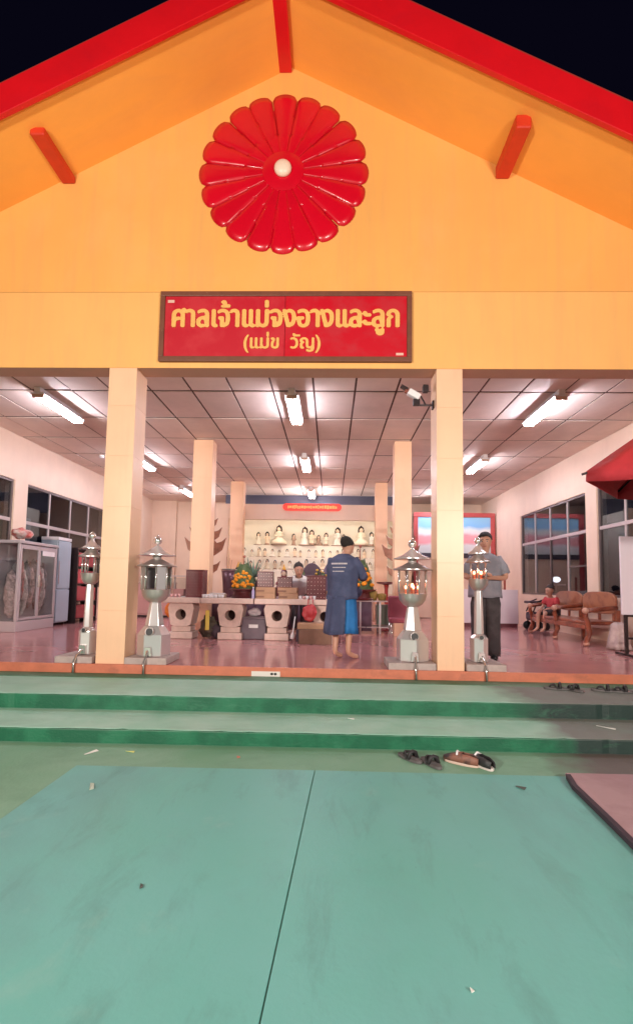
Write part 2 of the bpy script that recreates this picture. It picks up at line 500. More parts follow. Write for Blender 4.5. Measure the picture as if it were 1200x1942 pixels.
# ------------------------------------------------------------------ ceiling
ceil = MB().box(-5.9, 5.9, .28, 11.4, CEIL + .012, CEIL + .1).build('ceiling', CEILG); tag(ceil, kind='structure')
xs = [-.37 + .6155 * k for k in range(-9, 11)]
xs = [-5.75] + [x for x in xs if -5.7 < x < 5.7] + [5.75]
ys = [.285] + [1.42 + 1.21 * k for k in range(0, 8)]
ys = [y for y in ys if y < 9.95] + [9.98]
for i in range(len(xs) - 1):
    for j in range(len(ys) - 1):
        gp = .015
        cx, cy = (xs[i] + xs[i + 1]) / 2, (ys[j] + ys[j + 1]) / 2
        hx, hy = (xs[i + 1] - xs[i]) / 2 - gp, (ys[j + 1] - ys[j]) / 2 - .028
        M = Matrix.Translation((cx, cy, CEIL + random.uniform(-.003, .002))) @ Euler((random.uniform(-.004, .004), random.uniform(-.006, .006), 0)).to_matrix().to_4x4()
        MB().box(-hx, hx, -hy, hy, 0, .010, M).build('ceiling_tile', CEILT, ceil)
for a, b in ((-5.75, -2.35), (2.3, 5.75)):
    pass
MB().box(-5.75, 5.75, 9.99, 11.4, CEIL - .0, CEIL + .011).build('ceiling_board', CEILT, ceil)

# fluorescent fittings
def fitting(label):
    t = thing('fluorescent_light', label, 'ceiling light', group='twin tube fluorescent lights under the ceiling')
    MB().box(-.105, .105, -.63, .63, .046, .07).build('reflector', WHITE, t, bevel=.004)
    MB().box(-.05, .05, -.63, .63, .0705, .15).build('housing', WHITE, t, bevel=.006)
    for s in (-1, 1):
        MB().lathe([(.016, -.59), (.016, .59)], 8, M=Matrix.Translation((s * .062, 0, .022)) @ Matrix.Rotation(PI / 2, 4, 'X')).build('tube', TUBEM, t, smooth=True)
        MB().box(-.085, .085, s * .60 - .02, s * .60 + .02, -.005, .06).build('end_cap', mat('end_cap', (0.62, 0.42, 0.34), 0.5), t, bevel=.004)
    return t
rows = [(1.92, 'nearest the entrance'), (5.48, 'in the middle row'), (9.1, 'in the row nearest the altar')]
cols = [(-3.9, 'left of the centre aisle'), (-.08, 'above the centre aisle'), (3.86, 'right of the centre aisle')]
f0 = None
for (x, cl) in cols:
    for (y, rl) in rows:
        lab = f'lit twin tube ceiling light {cl}, {rl}'
        if f0 is None:
            o = f0 = fitting(lab)
        else:
            o = copy_tree(f0); o['label'] = lab
        o.location = (x, y, CEIL - .152)

# small dome fixtures on the ceiling
o = MB().lathe([(.055, 0), (.06, -.02), (.045, -.06), (.001, -.075)], 14).build('smoke_detector', WHITE, smooth=True, loc=(-4.75, 5.2, CEIL - .001))
tag(o, 'small round white detector on the ceiling near the left wall', 'detector')

# ------------------------------------------------------------------ red flower on the gable
fw = thing('wall_flower', 'large glossy red flower relief with scalloped petals and white boss on the gable', 'wall ornament', (-.125, -.006, 6.085))
def petal(r0, r1, half, depth, m):
    """convex radial petal: rounded tip, ridge bulge"""
    vs = []; fs = []
    nu, nv = 9, 8
    for i in range(nu + 1):
        u = i / nu
        r = r0 + (r1 - r0) * u
        # round the tip
        w = half * (r / r1) * 1.02
        tipstart = r1 - half * .75 * r1 * .5
        for j in range(nv + 1):
            v = -1 + 2 * j / nv
            a = v * half
            rt = r
            lim = r1 - (r1 * half) * .5 * (1 - math.sqrt(max(0, 1 - v * v)))
            rt = r0 + (lim - r0) * u
            bulge = depth * (1 - abs(v) ** 5) ** .9 * (0.55 + .45 * math.sin(PI * min(1, .25 + .75 * u))) if abs(v) < 1 else 0
            if u > .85: bulge *= math.sqrt(max(0, 1 - ((u - .85) / .15) ** 2))
            vs.append((rt * math.sin(a), -.012 - bulge, rt * math.cos(a)))
    for i in range(nu):
        for j in range(nv):
            b = i * (nv + 1) + j
            fs.append((b, b + 1, b + nv + 2, b + nv + 1))
    n0 = len(vs)
    # flat back skirt
    back = [(x, .0, z) for (x, y, z) in vs]
    fs2 = []
    rim = [j for j in range(nv + 1)] + [i * (nv + 1) + nv for i in range(1, nu + 1)] + [nu * (nv + 1) + j for j in range(nv - 1, -1, -1)] + [i * (nv + 1) for i in range(nu - 1, 0, -1)]
    for k in range(len(rim)):
        a_, b_ = rim[k], rim[(k + 1) % len(rim)]
        fs2.append((a_, b_, n0 + b_, n0 + a_))
    mb = MB().add(vs + back, fs + fs2)
    return mb.mesh('petal', m, True)
n = 20
for (r0, r1, dep, off, ph) in ((.25, 1.06, .024, 0, 0), (.15, .80, .010, -.010, .0), (.06, .53, .008, -.018, 0)):
    me = petal(r0, r1, PI / n * 1.0, dep, REDGLOSS)
    for k in range(n):
        o = mesh_obj('petal', me, fw)
        o.location = (0, off, 0)
        o.rotation_euler = (0, 2 * PI * (k + ph) / n + random.uniform(-.012, .012), 0)
MB().lathe([(.9, -.04), (.86, .0)], 40, M=Matrix.Rotation(PI / 2, 4, 'X')).build('backing_disc', REDGLOSS, fw)
MB().lathe([(.26, .0), (.26, .045), (.2, .062), (.001, .066)], 28, M=Matrix.Rotation(PI / 2, 4, 'X')).build('centre_disc', REDGLOSS, fw, auto=40)
MB().ball((0, -.085, 0), .108, 24, 14, 1, .6, 1).build('boss', mat('boss_white', (0.85, 0.66, 0.52), 0.4), fw, smooth=True)

# ------------------------------------------------------------------ name board
sg = thing('name_board', 'long red name board with yellow Thai lettering and brown frame under the gable', 'sign', (-.062, -.008, 4.08))
SW, SH = 1.53, .44
SGR = mat('sign_red', (0.50, 0.012, 0.026), 0.4, c2=(0.54, 0.028, 0.040), vscale=2.5)
MB().box(-SW + .05, -.003, -.035, 0, -SH + .05, SH - .05).build('sign_panel', SGR, sg)
MB().box(.003, SW - .05, -.037, 0, -SH + .05, SH - .05).build('sign_panel', mat('sign_red_bright', (0.55, 0.006, 0.018), 0.36, c2=(0.52, 0.022, 0.034), vscale=2.5), sg)
SF = mat('sign_frame', (0.17, 0.055, 0.03), 0.5, var=.15, vscale=8)
MB().box(-SW, SW, -.055, 0, SH - .06, SH).build('frame', SF, sg, bevel=.006)
MB().box(-SW, SW, -.055, 0, -SH, -SH + .06).build('frame', SF, sg, bevel=.006)
MB().box(-SW, -SW + .06, -.0552, 0, -SH + .06, SH - .06).build('frame', SF, sg, bevel=.006)
MB().box(SW - .06, SW, -.0552, 0, -SH + .06, SH - .06).build('frame', SF, sg, bevel=.006)

def text_mesh(txt, width=None, height=None, depth=.006, bold=0.0):
    cu = bpy.data.curves.new('lettering', 'FONT')
    cu.body = txt; cu.size = 1; cu.extrude = .02
    cu.align_x = 'CENTER'; cu.resolution_u = 4
    t = bpy.data.objects.new('tmp_text', cu); col.objects.link(t)
    dg = bpy.context.evaluated_depsgraph_get(); dg.update()
    me = bpy.data.meshes.new_from_object(t.evaluated_get(dg))
    bpy.data.objects.remove(t); bpy.data.curves.remove(cu)
    xs_ = [v.co.x for v in me.vertices]; ys_ = [v.co.y for v in me.vertices]
    x0, x1, y0, y1 = min(xs_), max(xs_), min(ys_), max(ys_)
    sx = width / (x1 - x0); sy = height / (y1 - y0) if height else sx
    for v in me.vertices:
        v.co = Vector(((v.co.x - (x0 + x1) / 2) * sx, -v.co.z / .02 * depth, (v.co.y - (y0 + y1) / 2) * sy))
    me.materials.clear()
    # embolden: staggered copies at slightly different depths
    vs = [tuple(v.co) for v in me.vertices]; fs = [tuple(p.vertices) for p in me.polygons]
    mb = MB()
    for q, (dx, dz) in enumerate(((0, 0), (bold, 0), (-bold, 0), (0, bold * .6), (0, -bold * .6))):
        mb.add([(x + dx, y - .0006 * q, z + dz) for x, y, z in vs], fs)
    me2 = bpy.data.meshes.new('lettering'); me2.from_pydata([(x, y * 6, z) for x, y, z in mb.v], [], mb.f)
    t = bpy.data.objects.new('tmp_text', me2); col.objects.link(t)
    rm = t.modifiers.new('union', 'REMESH'); rm.mode = 'VOXEL'; rm.voxel_size = .006
    dg = bpy.context.evaluated_depsgraph_get(); dg.update()
    me3 = bpy.data.meshes.new_from_object(t.evaluated_get(dg)); bpy.data.objects.remove(t)
    for v in me3.vertices: v.co.y = v.co.y / 6
    me3.name = 'lettering'; me3.materials.clear()
    return me3
for txt, w, h, x, z, off in (('ศาลเจ้าแม่จงอางและลูก', 2.74, .43, .0, .105, .013), ('(แม่ข  วัญ)', .92, .255, -.03, -.205, .007)):
    me = text_mesh(txt, w, h, .007, off); me.materials.append(mat('sign_yellow', (0.84, 0.43, 0.12), 0.5, var=.1, vscale=6))
    o = mesh_obj('lettering', me, sg); o.location = (x, -.043, z)
# peeling scraps of tape at two corners
MB().box(-1.44, -1.36, -.0385, -.034, .30, .335).build('tape', mat('tape', (.72, .45, .36), .5), sg)
MB().box(1.34, 1.43, -.0405, -.036, -.36, -.33).build('tape', mat('tape', (.72, .45, .36), .5), sg)

# ------------------------------------------------------------------ lanterns at the floor edge
def hexr(n=6): return n
def lantern(x, y, spec, label, slab, rot=0.0, glow=False, panels=False):
    t = thing('steel_lantern', label, 'lantern', (x, y, 0), 0, 'stainless steel lanterns along the floor edge')
    s = spec
    MB().box(slab[0] - x, slab[1] - x, -.245, .27, .001, .082).build('base_slab', CONC, t, bevel=.01)
    MB().lathe([(s['bx'], .083), (s['bx'], s['zs']), (s['c0'], s['zc'])], 6, rot=rot).build('pedestal', STEEL, t, bevel=.006)
    MB().lathe([(s['c0'] * .97, s['zc'] + .001), (s['c1'], s['zb'])], 6, rot=rot).build('stem', STEEL, t, bevel=.005)
    b0, b1, zb, zt = s['c1'] * 1.2, s['br'], s['zb'], s['zt']
    MB().lathe([(b0, zb + .0005), (b1 * .72, zb + (zt - zb) * .18), (b1 * .95, zb + (zt - zb) * .5), (b1, zb + (zt - zb) * .8), (b1 * 1.03, zt), (b1 * .9, zt + .004)], 20).build('bowl', STEELD, t, auto=50)
    zc = s['zr']; cr = s['cr']
    nb = 8 if cr > .15 else 6
    for k in range(nb):
        a = 2 * PI * k / nb + .3
        px, py = cr * math.cos(a), cr * math.sin(a)
        MB().lathe([(.010, zt), (.010, zc)], 6, (px, py, 0)).build('post', CHROME, t, smooth=True)
        a2 = 2 * PI * (k + 1) / nb + .3
        qx, qy = cr * math.cos(a2), cr * math.sin(a2)
        M = Matrix.Translation(((px + qx) / 2, (py + qy) / 2, (zt + zc) / 2)) @ Matrix.Rotation(math.atan2(qy - py, qx - px), 4, 'Z')
        L_ = math.hypot(qx - px, qy - py) / 2 - .012
        MB().box(-L_, L_, -.002, .002, -(zc - zt) / 2 + .006, (zc - zt) / 2 - .006, M).build('pane' if k % 2 or not panels else 'side_panel', CLEAR if k % 2 or not panels else mat('brushed_panel', (.50, .47, .49), .38, metal=.6), t)
    MB().lathe([(cr * 1.05, zc - .002), (s['r1'], zc + .0), (s['r1'], zc + .012), (s['r1'] * .55, zc + .055), (s['nk'], zc + .09)], 20).build('lower_roof', STEELD, t, auto=35)
    z2 = s['zu']
    MB().lathe([(s['nk'] * .8, zc + .088), (s['nk'] * .8, z2 + .01)], 12).build('neck', STEEL, t, smooth=True)
    MB().lathe([(s['nk'], z2), (s['r2'], z2 + .002), (s['r2'], z2 + .013), (s['r2'] * .55, z2 + .055), (s['r2'] * .2, z2 + .11), (.018, z2 + .13)], 20).build('upper_roof', STEEL, t, auto=35)
    zf = s['zf']
    MB().lathe([(.016, z2 + .128), (.011, zf - s['fr']), (.001, zf)], 8).build('finial_stem', CHROME, t, smooth=True)
    fb = MB().ball((0, 0, zf), s['fr'], 18, 12).build('finial_ball', CHROME, t, smooth=True)
    MB().lathe([(.012, zf + s['fr'] * .9), (.001, zf + s['fr'] * 1.5)], 8).build('finial_tip', CHROME, fb, smooth=True)
    # draught hole on the pedestal shoulder, drain spout and pipe
    zs = (s['zs'] + s['zc']) / 2 - .01
    hx = s['hx']
    yy = -(s['bx'] * .866 + s['c0'] * .866) / 2
    tilt = math.atan2(s['zc'] - s['zs'], (s['bx'] - s['c0']) * .866)
    M = Matrix.Translation((hx, yy - .032, zs)) @ Matrix.Rotation(PI / 2 - .12, 4, 'X')
    MB().lathe([(s['hr'] * 1.15, -.06), (s['hr'] * 1.15, .006), (s['hr'] * .98, .008), (s['hr'] * .95, -.05)], 18, M=M).build('draught_collar', STEELD, t, smooth=True)
    MB().lathe([(s['hr'] * .97, -.05), (s['hr'] * .97, .006)], 18, M=M).build('draught_hole', BLACK, t)
    bw = s['bx']
    MB().prism([(hx - .045, .09), (hx + .045, .09), (hx + .035, .2), (hx - .035, .2)], -bw * .9 - .03, -bw * .8, 'y').build('spout_plate', CHROME, t, bevel=.004)
    MB().tube([(hx, -bw * .85 + .02, .17), (hx, -bw * .9 - .04, .15), (hx - .002, -.235, .09), (hx - .004, -.29, .03), (hx - .005, -.30, -.098)], .014, 8).build('drain_pipe', CHROME, t, smooth=True)
    if glow:
        gl = MB().lathe([(.018, zt), (.018, zt + .07), (.004, zt + .075)], 10).build('candle', mat('candle', (.75, .2, .1), .5), t)
        MB().ball((0, 0, zt + .10), .016, 8, 6, 1, 1, 1.7).build('flame', mat('flame', (1, .5, .2), .5, emit=14, ecol=(1, .28, .12)), gl, smooth=True)
        for k in range(3):
            a = 2.1 * k + .5
            c_ = MB().lathe([(.014, zt), (.014, zt + .05), (.003, zt + .055)], 8, (cr * .5 * math.cos(a), cr * .5 * math.sin(a), 0)).build('candle', mat('candle', (.75, .2, .1), .5), t)
            MB().ball((cr * .5 * math.cos(a), cr * .5 * math.sin(a), zt + .078), .013, 8, 6, 1, 1, 1.7).build('flame', MATS['flame'], c_, smooth=True)
    return t
WIDE = dict(bx=.195, zs=.335, c0=.118, zc=.435, c1=.066, zb=.72, br=.165, zt=.872, cr=.172, zr=1.155, r1=.235, nk=.065, zu=1.285, r2=.222, zf=1.475, fr=.053, hx=.0, hr=.044)
NARR = dict(bx=.105, zs=.36, c0=.06, zc=.405, c1=.046, zb=.925, br=.112, zt=1.06, cr=.098, zr=1.30, r1=.145, nk=.06, zu=1.375, r2=.118, zf=1.525, fr=.042, hx=.0, hr=.026)
NARR['zr'] = 1.26; NARR['zu'] = 1.36
lantern(-2.42, .215, NARR, 'slender steel lantern standing left of the left front pillar', (-2.68, -2.235), .15)
lantern(-1.60, .215, WIDE, 'broad steel lantern standing just right of the left front pillar', (-1.855, -1.36), .25, False, True)
lantern(1.52, .215, WIDE, 'broad steel lantern with red candle glow just left of the right front pillar', (1.21, 1.755), .62, True)
lantern(2.31, .215, NARR, 'slender steel lantern with red candle glow in front of the man in grey', (2.10, 2.55), .75, True)

# ------------------------------------------------------------------ security camera on the right pillar
cc = thing('security_camera', 'white bullet security camera on a dark arm fixed to the right front pillar', 'camera', (1.769, .17, 3.19))
MB().box(-.02, 0, -.04, .04, -.05, .05).build('wall_plate', DARKMETAL, cc, bevel=.004)
MB().tube([(-.01, 0, 0), (-.2, -.0, .0)], .012, 8).build('arm', DARKMETAL, cc)
MB().box(-.25, -.17, -.03, .03, -.005, .075).build('joint', DARKMETAL, cc, bevel=.006)
MB().tube([(-.1, 0, .01), (-.16, 0, .12)], .010, 8).build('brace', DARKMETAL, cc)
Mc = Matrix.Translation((-.235, 0, .13)) @ Matrix.Rotation(math.radians(30), 4, 'Y')
MB().box(-.085, .075, -.04, .04, -.04, .04, Mc).build('camera_body', WHITE, cc, bevel=.012)
MB().box(-.20, -.10, -.035, .035, .0, .03, Mc).build('sun_hood', DARKMETAL, cc, bevel=.004)
MB().box(-.13, -.085, -.03, .03, -.03, .022, Mc).build('lens', mat('lens', (.25, .08, .06), .2), cc, bevel=.01)
MB().box(-.13, -.06, -.02, .06, .17, .26).build('junction_box', DARKMETAL, cc, bevel=.01)

# ------------------------------------------------------------------ courtyard flood lamps behind the photographer
def flood(x, y, label, aim, power):
    t = thing('flood_lamp', label, 'lamp post', (x, y, GZ), 0, 'flood lamps lighting the shrine front')
    H = 2.55
    MB().lathe([(.06, 0), (.05, H)], 10).build('post', DARKMETAL, t, smooth=True)
    MB().box(-.8, .8, -.05, .05, H, H + .07).build('crossbar', DARKMETAL, t)
    ld = bpy.data.lights.new('flood_light', 'AREA'); ld.shape = 'RECTANGLE'; ld.size = 1.5; ld.size_y = .25
    ld.energy = power; ld.color = (1.0, 0.90, 0.80)
    lo = bpy.data.objects.new('flood_light', ld); col.objects.link(lo); lo.parent = t
    lo.location = (0, .08, H + .25)
    d = Vector(aim) - (Vector((x, y, GZ)) + Vector(lo.location))
    lo.rotation_euler = d.to_track_quat('-Z', 'Y').to_euler()
    hd = MB().box(-.78, .78, -.14, .14, .012, .1).build('lamp_housing', DARKMETAL, t)
    hd.location = lo.location; hd.rotation_euler = lo.rotation_euler
    return t
flood(-3.2, -8.6, 'flood lamp on a post at the left of the courtyard', (-.2, 0, 4.2), FLOOD)
flood(4.2, -8.6, 'flood lamp on a post at the right of the courtyard', (.2, 0, 4.2), FLOOD * .9)

# ------------------------------------------------------------------ altar niche at the back
niche = thing('altar_niche', 'lit cream altar niche with stepped shelves across the back of the hall', 'altar', (0, 8.28, 0))
CREAM = mat('cream_paint', (0.88, 0.81, 0.70), 0.6, var=.05, vscale=2)
MB().box(-2.8, 2.75, 0, .14, 2.84, 3.29).build('lintel', WALL, niche, bevel=.006)
MB().box(-2.8, -2.42, 0, .14, 0, 2.8395).build('jamb', WALL, niche)
MB().box(2.40, 2.75, 0, .14, 0, 2.8395).build('jamb', WALL, niche)
MB().box(-2.42, 2.40, .02, .14, 0, .75).build('front_panel', WALL, niche)
MB().box(-2.6, 2.6, 1.62, 1.70, 0, 3.28).build('back_panel', CREAM, niche)
MB().box(-2.6, -2.5, .1405, 1.6195, 0, 3.28).build('side_panel', CREAM, niche)
MB().box(2.5, 2.6, .1405, 1.6195, 0, 3.28).build('side_panel', CREAM, niche)
MB().box(-2.499, 2.499, .1405, 1.6195, 3.22, 3.28).build('niche_ceiling', CREAM, niche)
SHELF = [(1.05, 1.6195, 2.185), (.72, 1.0495, 1.80), (.42, .7195, 1.42), (.1405, .4195, 1.05)]
for (a, b, z) in SHELF:
    MB().box(-2.499, 2.499, a, b, z - .5, z).build('shelf', CREAM, niche, bevel=.006)
MB().lathe([(.018, -2.2), (.018, 2.2)], 8, M=Matrix.Translation((0, .26, 3.1)) @ Matrix.Rotation(PI / 2, 4, 'Y')).build('strip_light', mat('niche_tube', (1, .9, .7), .5, emit=34, ecol=(1, .95, .86)), niche, smooth=True)
# dark header above the niche
hd = MB().box(-2.9, 2.85, 9.99, 10.05, 3.2, CEIL).build('header_panel', mat('slate_panel', (0.06, 0.055, 0.085), 0.6), hall)

# glowing red message board on the lintel
led = thing('message_board', 'glowing red message board with orange script over the altar niche', 'sign', (-.02, 8.27, 3.205))
MB().prism([(-.84 + .1 * (1 - math.cos(a)) if s < 0 else .84 - .1 * (1 - math.cos(a)), .1 * math.sin(a) * 1.0) for s, a in
            [(-1, PI / 2 * k / 5) for k in range(0, 6)] + [(1, PI / 2 * (5 - k) / 5) for k in range(0, 6)] + [(1, -PI / 2 * k / 5) for k in range(1, 6)] + [(-1, -PI / 2 * (5 - k) / 5) for k in range(0, 5)]],
           -.07, 0, 'y').build('case', mat('led_red', (.55, .03, .02), .4, emit=.75, ecol=(1, .05, .03)), led)
lx = -.70
k = 0
while lx < .68:
    w = random.uniform(.03, .075)
    MB().box(lx, lx + w, -.076, -.0705, -.045 + random.uniform(-.012, .012), .035 + random.uniform(-.015, .02)).build('lit_character', mat('led_orange', (.9, .25, .08), .4, emit=1.3, ecol=(1, .22, .06)), led)
    lx += w + random.uniform(.008, .02)

# figurines
DRESS = [mat('doll_cream', (0.85, 0.75, 0.60), .6, rand=.12), mat('doll_white', (0.82, 0.76, 0.68), .6, rand=.08), mat('doll_ochre', (0.80, 0.64, 0.48), .6, rand=.2), mat('doll_brown', (0.34, 0.22, 0.16), .6, rand=.2)]
FACE = mat('doll_face', (0.82, 0.62, 0.48), .5)
def doll(dm, label, group, slim=1.0):
    t = thing('figurine', label, 'figurine', group=group)
    if slim < .9:      # standing, straight robe
        MB().lathe([(.17, 0), (.15, .2), (.12, .45), (.15, .60), (.15, .68), (.05, .74)], 12, sy=.75).build('dress', dm, t, smooth=True)
        MB().lathe([(.175, .0), (.165, .16), (.15, .17)], 12, sy=.75).build('hem', DRESS[3], t, smooth=True)
    elif slim > 1.05:  # seated, wide folded knees
        MB().lathe([(.36, .06), (.40, .14), (.34, .24), (.20, .34), (.14, .48), (.18, .60), (.16, .68), (.05, .74)], 14, sy=.7).build('dress', dm, t, smooth=True)
        MB().lathe([(.40, .0), (.42, .05), (.36, .08)], 14, sy=.7).build('cushion', DRESS[3], t, smooth=True)
    else:
        MB().lathe([(.26, 0), (.25, .05), (.17, .32), (.12, .48), (.16, .60), (.15, .68), (.05, .74)], 12, sy=.8).build('dress', dm, t, smooth=True)
    for s_ in (-1, 1):
        MB().tube([(s_ * .15, 0, .65), (s_ * .21, -.03, .50), (s_ * .06, -.17, .44)], .045, 7, .03).build('arm', dm, t, smooth=True)
    MB().ball((0, -.03, .82), .105, 12, 8, 1, 1, 1.15).build('head', FACE, t, smooth=True)
    MB().ball((0, .025, .87), .135, 12, 8, 1.1, 1, 1.1).build('hair', HAIR, t, smooth=True)
    for s_ in (-1, 1): MB().lathe([(.02, .62), (.035, .7), (.05, .84)], 8, (s_ * .115, .01, 0)).build('hair_lock', HAIR, t, smooth=True)
    MB().ball((0, .01, 1.0), .05, 8, 6).build('topknot', HAIR, t, smooth=True)
    MB().lathe([(.30 * slim, -.0), (.36 * slim, .012), (.36 * slim, .05), (.30 * slim, .055)], 12).build('base', DRESS[3], t)
    return t
protos = {}
def put_doll(i, x, y, z, h, dmi, label, group, slim=1.0):
    key = (dmi, slim)
    if key not in protos:
        o = protos[key] = doll(DRESS[dmi], label, group, slim)
    else:
        o = copy_tree(protos[key])
    o['label'] = label; o['group'] = group
    o.location = (x, y, z); o.scale = (h, h, h); o.rotation_euler = (0, 0, random.uniform(-.3, .3))
big = [(-1.72, .40, 0), (-1.45, .42, 2), (-1.08, .62, 0), (-.62, .36, 3), (-.28, .58, 1), (-.06, .48, 2), (.15, .34, 3), (.38, .4, 0), (.74, .58, 1), (.92, .36, 1), (1.46, .62, 0), (1.78, .44, 1), (2.08, .46, 2)]
seat_names = ['first', 'second', 'third', 'fourth', 'fifth', 'sixth', 'seventh', 'eighth', 'ninth', 'tenth', 'eleventh', 'twelfth', 'last']
for i, (x, h, d) in enumerate(big):
    put_doll(i, x, 9.42 + random.uniform(-.05, .1), 2.186, h, d, f'large black haired figurine on the top altar shelf, {seat_names[i]} from the left', 'large figurines on the top altar shelf', (1.0, .8, 1.1, .8)[(i * 7) % 4])
for i in range(22):
    x = -2.3 + i * .215 + random.uniform(-.03, .03)
    put_doll(i, x, 9.17, 1.801, random.uniform(.21, .30), random.choice((0, 0, 1, 2)), 'small figurine in the row on the second altar shelf', 'small figurines on the second altar shelf', random.choice((.8, 1.0, 1.1)))
for i in range(20):
    x = -2.3 + i * .235 + random.uniform(-.03, .03)
    put_doll(i, x, 8.86, 1.421, random.uniform(.24, .33), random.choice((0, 1, 2, 2)), 'small figurine in the row on the third altar shelf', 'small figurines on the third altar shelf', random.choice((.8, 1.0, 1.1)))

# framed landscape board to the right of the niche
lb = thing('landscape_board', 'red framed landscape board with blue sky and pink hills on the back right', 'picture', (4.43, 9.85, 0))
RF = mat('red_frame', (0.45, 0.07, 0.07), .4, var=.1, vscale=6)
MB().box(-1.28, 1.28, 0, .08, 3.20, 3.34).build('frame', RF, lb, bevel=.01)
for s in (-1, 1):
    MB().box(s * 1.21 - .07, s * 1.21 + .07, 0, .08, 0, 3.1995).build('frame', RF, lb, bevel=.01)
MB().box(-1.139, 1.139, .0, .08, 1.9, 2.05).build('frame', mat('dark_board', (.05, .04, .06), .5), lb)
MB().box(-1.139, 1.139, .03, .07, .02, 1.8995).build('lower_panel', WALL, lb)
def band(z0, z1, m, nm='print', dy=0): MB().box(-1.139, 1.139, .035 - dy, .06, z0, z1).build(nm, m, lb)
def sky_print():
    m = mat('sky_print', (0.3, 0.6, 0.95), .5, c2=(.15, .45, .95), vscale=1.3, thr=(.35, .65))
    nt = m.node_tree; N = nt.nodes; L = nt.links; p = N['Principled BSDF']
    tc = N.new('ShaderNodeTexCoord'); s = N.new('ShaderNodeSeparateXYZ'); L.new(tc.outputs['Object'], s.inputs[0])
    nz = N.new('ShaderNodeTexNoise'); nz.inputs['Scale'].default_value = 1.6; nz.inputs['Detail'].default_value = 5; L.new(tc.outputs['Object'], nz.inputs['Vector'])
    a = N.new('ShaderNodeMath'); a.operation = 'MULTIPLY_ADD'; a.inputs[1].default_value = .25; L.new(nz.outputs['Fac'], a.inputs[0]); L.new(s.outputs['Z'], a.inputs[2])
    r = N.new('ShaderNodeValToRGB'); mr = N.new('ShaderNodeMapRange'); mr.inputs['From Min'].default_value = 2.05 + .12; mr.inputs['From Max'].default_value = 3.2 + .12
    L.new(a.outputs[0], mr.inputs['Value']); L.new(mr.outputs[0], r.inputs['Fac'])
    e = r.color_ramp.elements
    e[0].position = 0; e[0].color = (.62, .66, .68, 1); e[1].position = .98; e[1].color = (.28, .55, .80, 1)
    for pos, c in ((.22, (.75, .74, .78, 1)), (.30, (.80, .33, .38, 1)), (.48, (.82, .40, .46, 1)), (.56, (.82, .78, .82, 1)), (.64, (.75, .82, .86, 1)), (.74, (.22, .50, .85, 1))):
        q = e.new(pos); q.color = c
    L.new(r.outputs[0], p.inputs['Base Color'])
    L.new(r.outputs[0], p.inputs['Emission Color']); p.inputs['Emission Strength'].default_value = .08
    return m
band(2.0505, 3.1995, sky_print())

# flame shaped ornaments beside the middle pillars
ORN = mat('gilt_ornament', (0.30, 0.13, 0.085), .4, metal=.3, var=.25, vscale=8)
def flame_ornament(x, y, label):
    t = thing('flame_ornament', label, 'ornament', (x, y, 0), 0, 'flame shaped ornaments behind the middle pillars')
    MB().lathe([(.16, 0), (.18, .05), (.12, .1), (.13, .75), (.17, .8), (.001, .81)], 12).build('stand', ORN, t)
    MB().tube([(0, 0, .8), (.0, 0, 1.3), (0, 0, 2.5)], .05, 8, .012).build('stalk', ORN, t)
    for i, z in enumerate((1.2, 1.62, 1.92, 2.2, 2.45)):
        L_ = (.34, .46, .36, .27, .17)[i]
        for s in (-1, 1):
            pts = [(0, -.10), (.45, -.08), (.82, .14), (1, .62), (.78, .46), (.55, .40), (.42, .52), (.25, .30), (0, .22)]
            poly = [(s * u * L_, z + v * L_ * 1.25) for u, v in pts]
            MB().prism(poly, -.015, .015, 'y').build('leaf', ORN, t, bevel=.008)
    MB().lathe([(.012, 2.4), (.06, 2.54), (.03, 2.68), (.001, 2.85)], 8).build('tip', ORN, t, smooth=True)
    return t
flame_ornament(-2.2, 4.85, 'dark gilt flame ornament rising behind the left middle pillar')
flame_ornament(2.2, 6.0, 'dark gilt flame ornament rising behind the right middle pillar')

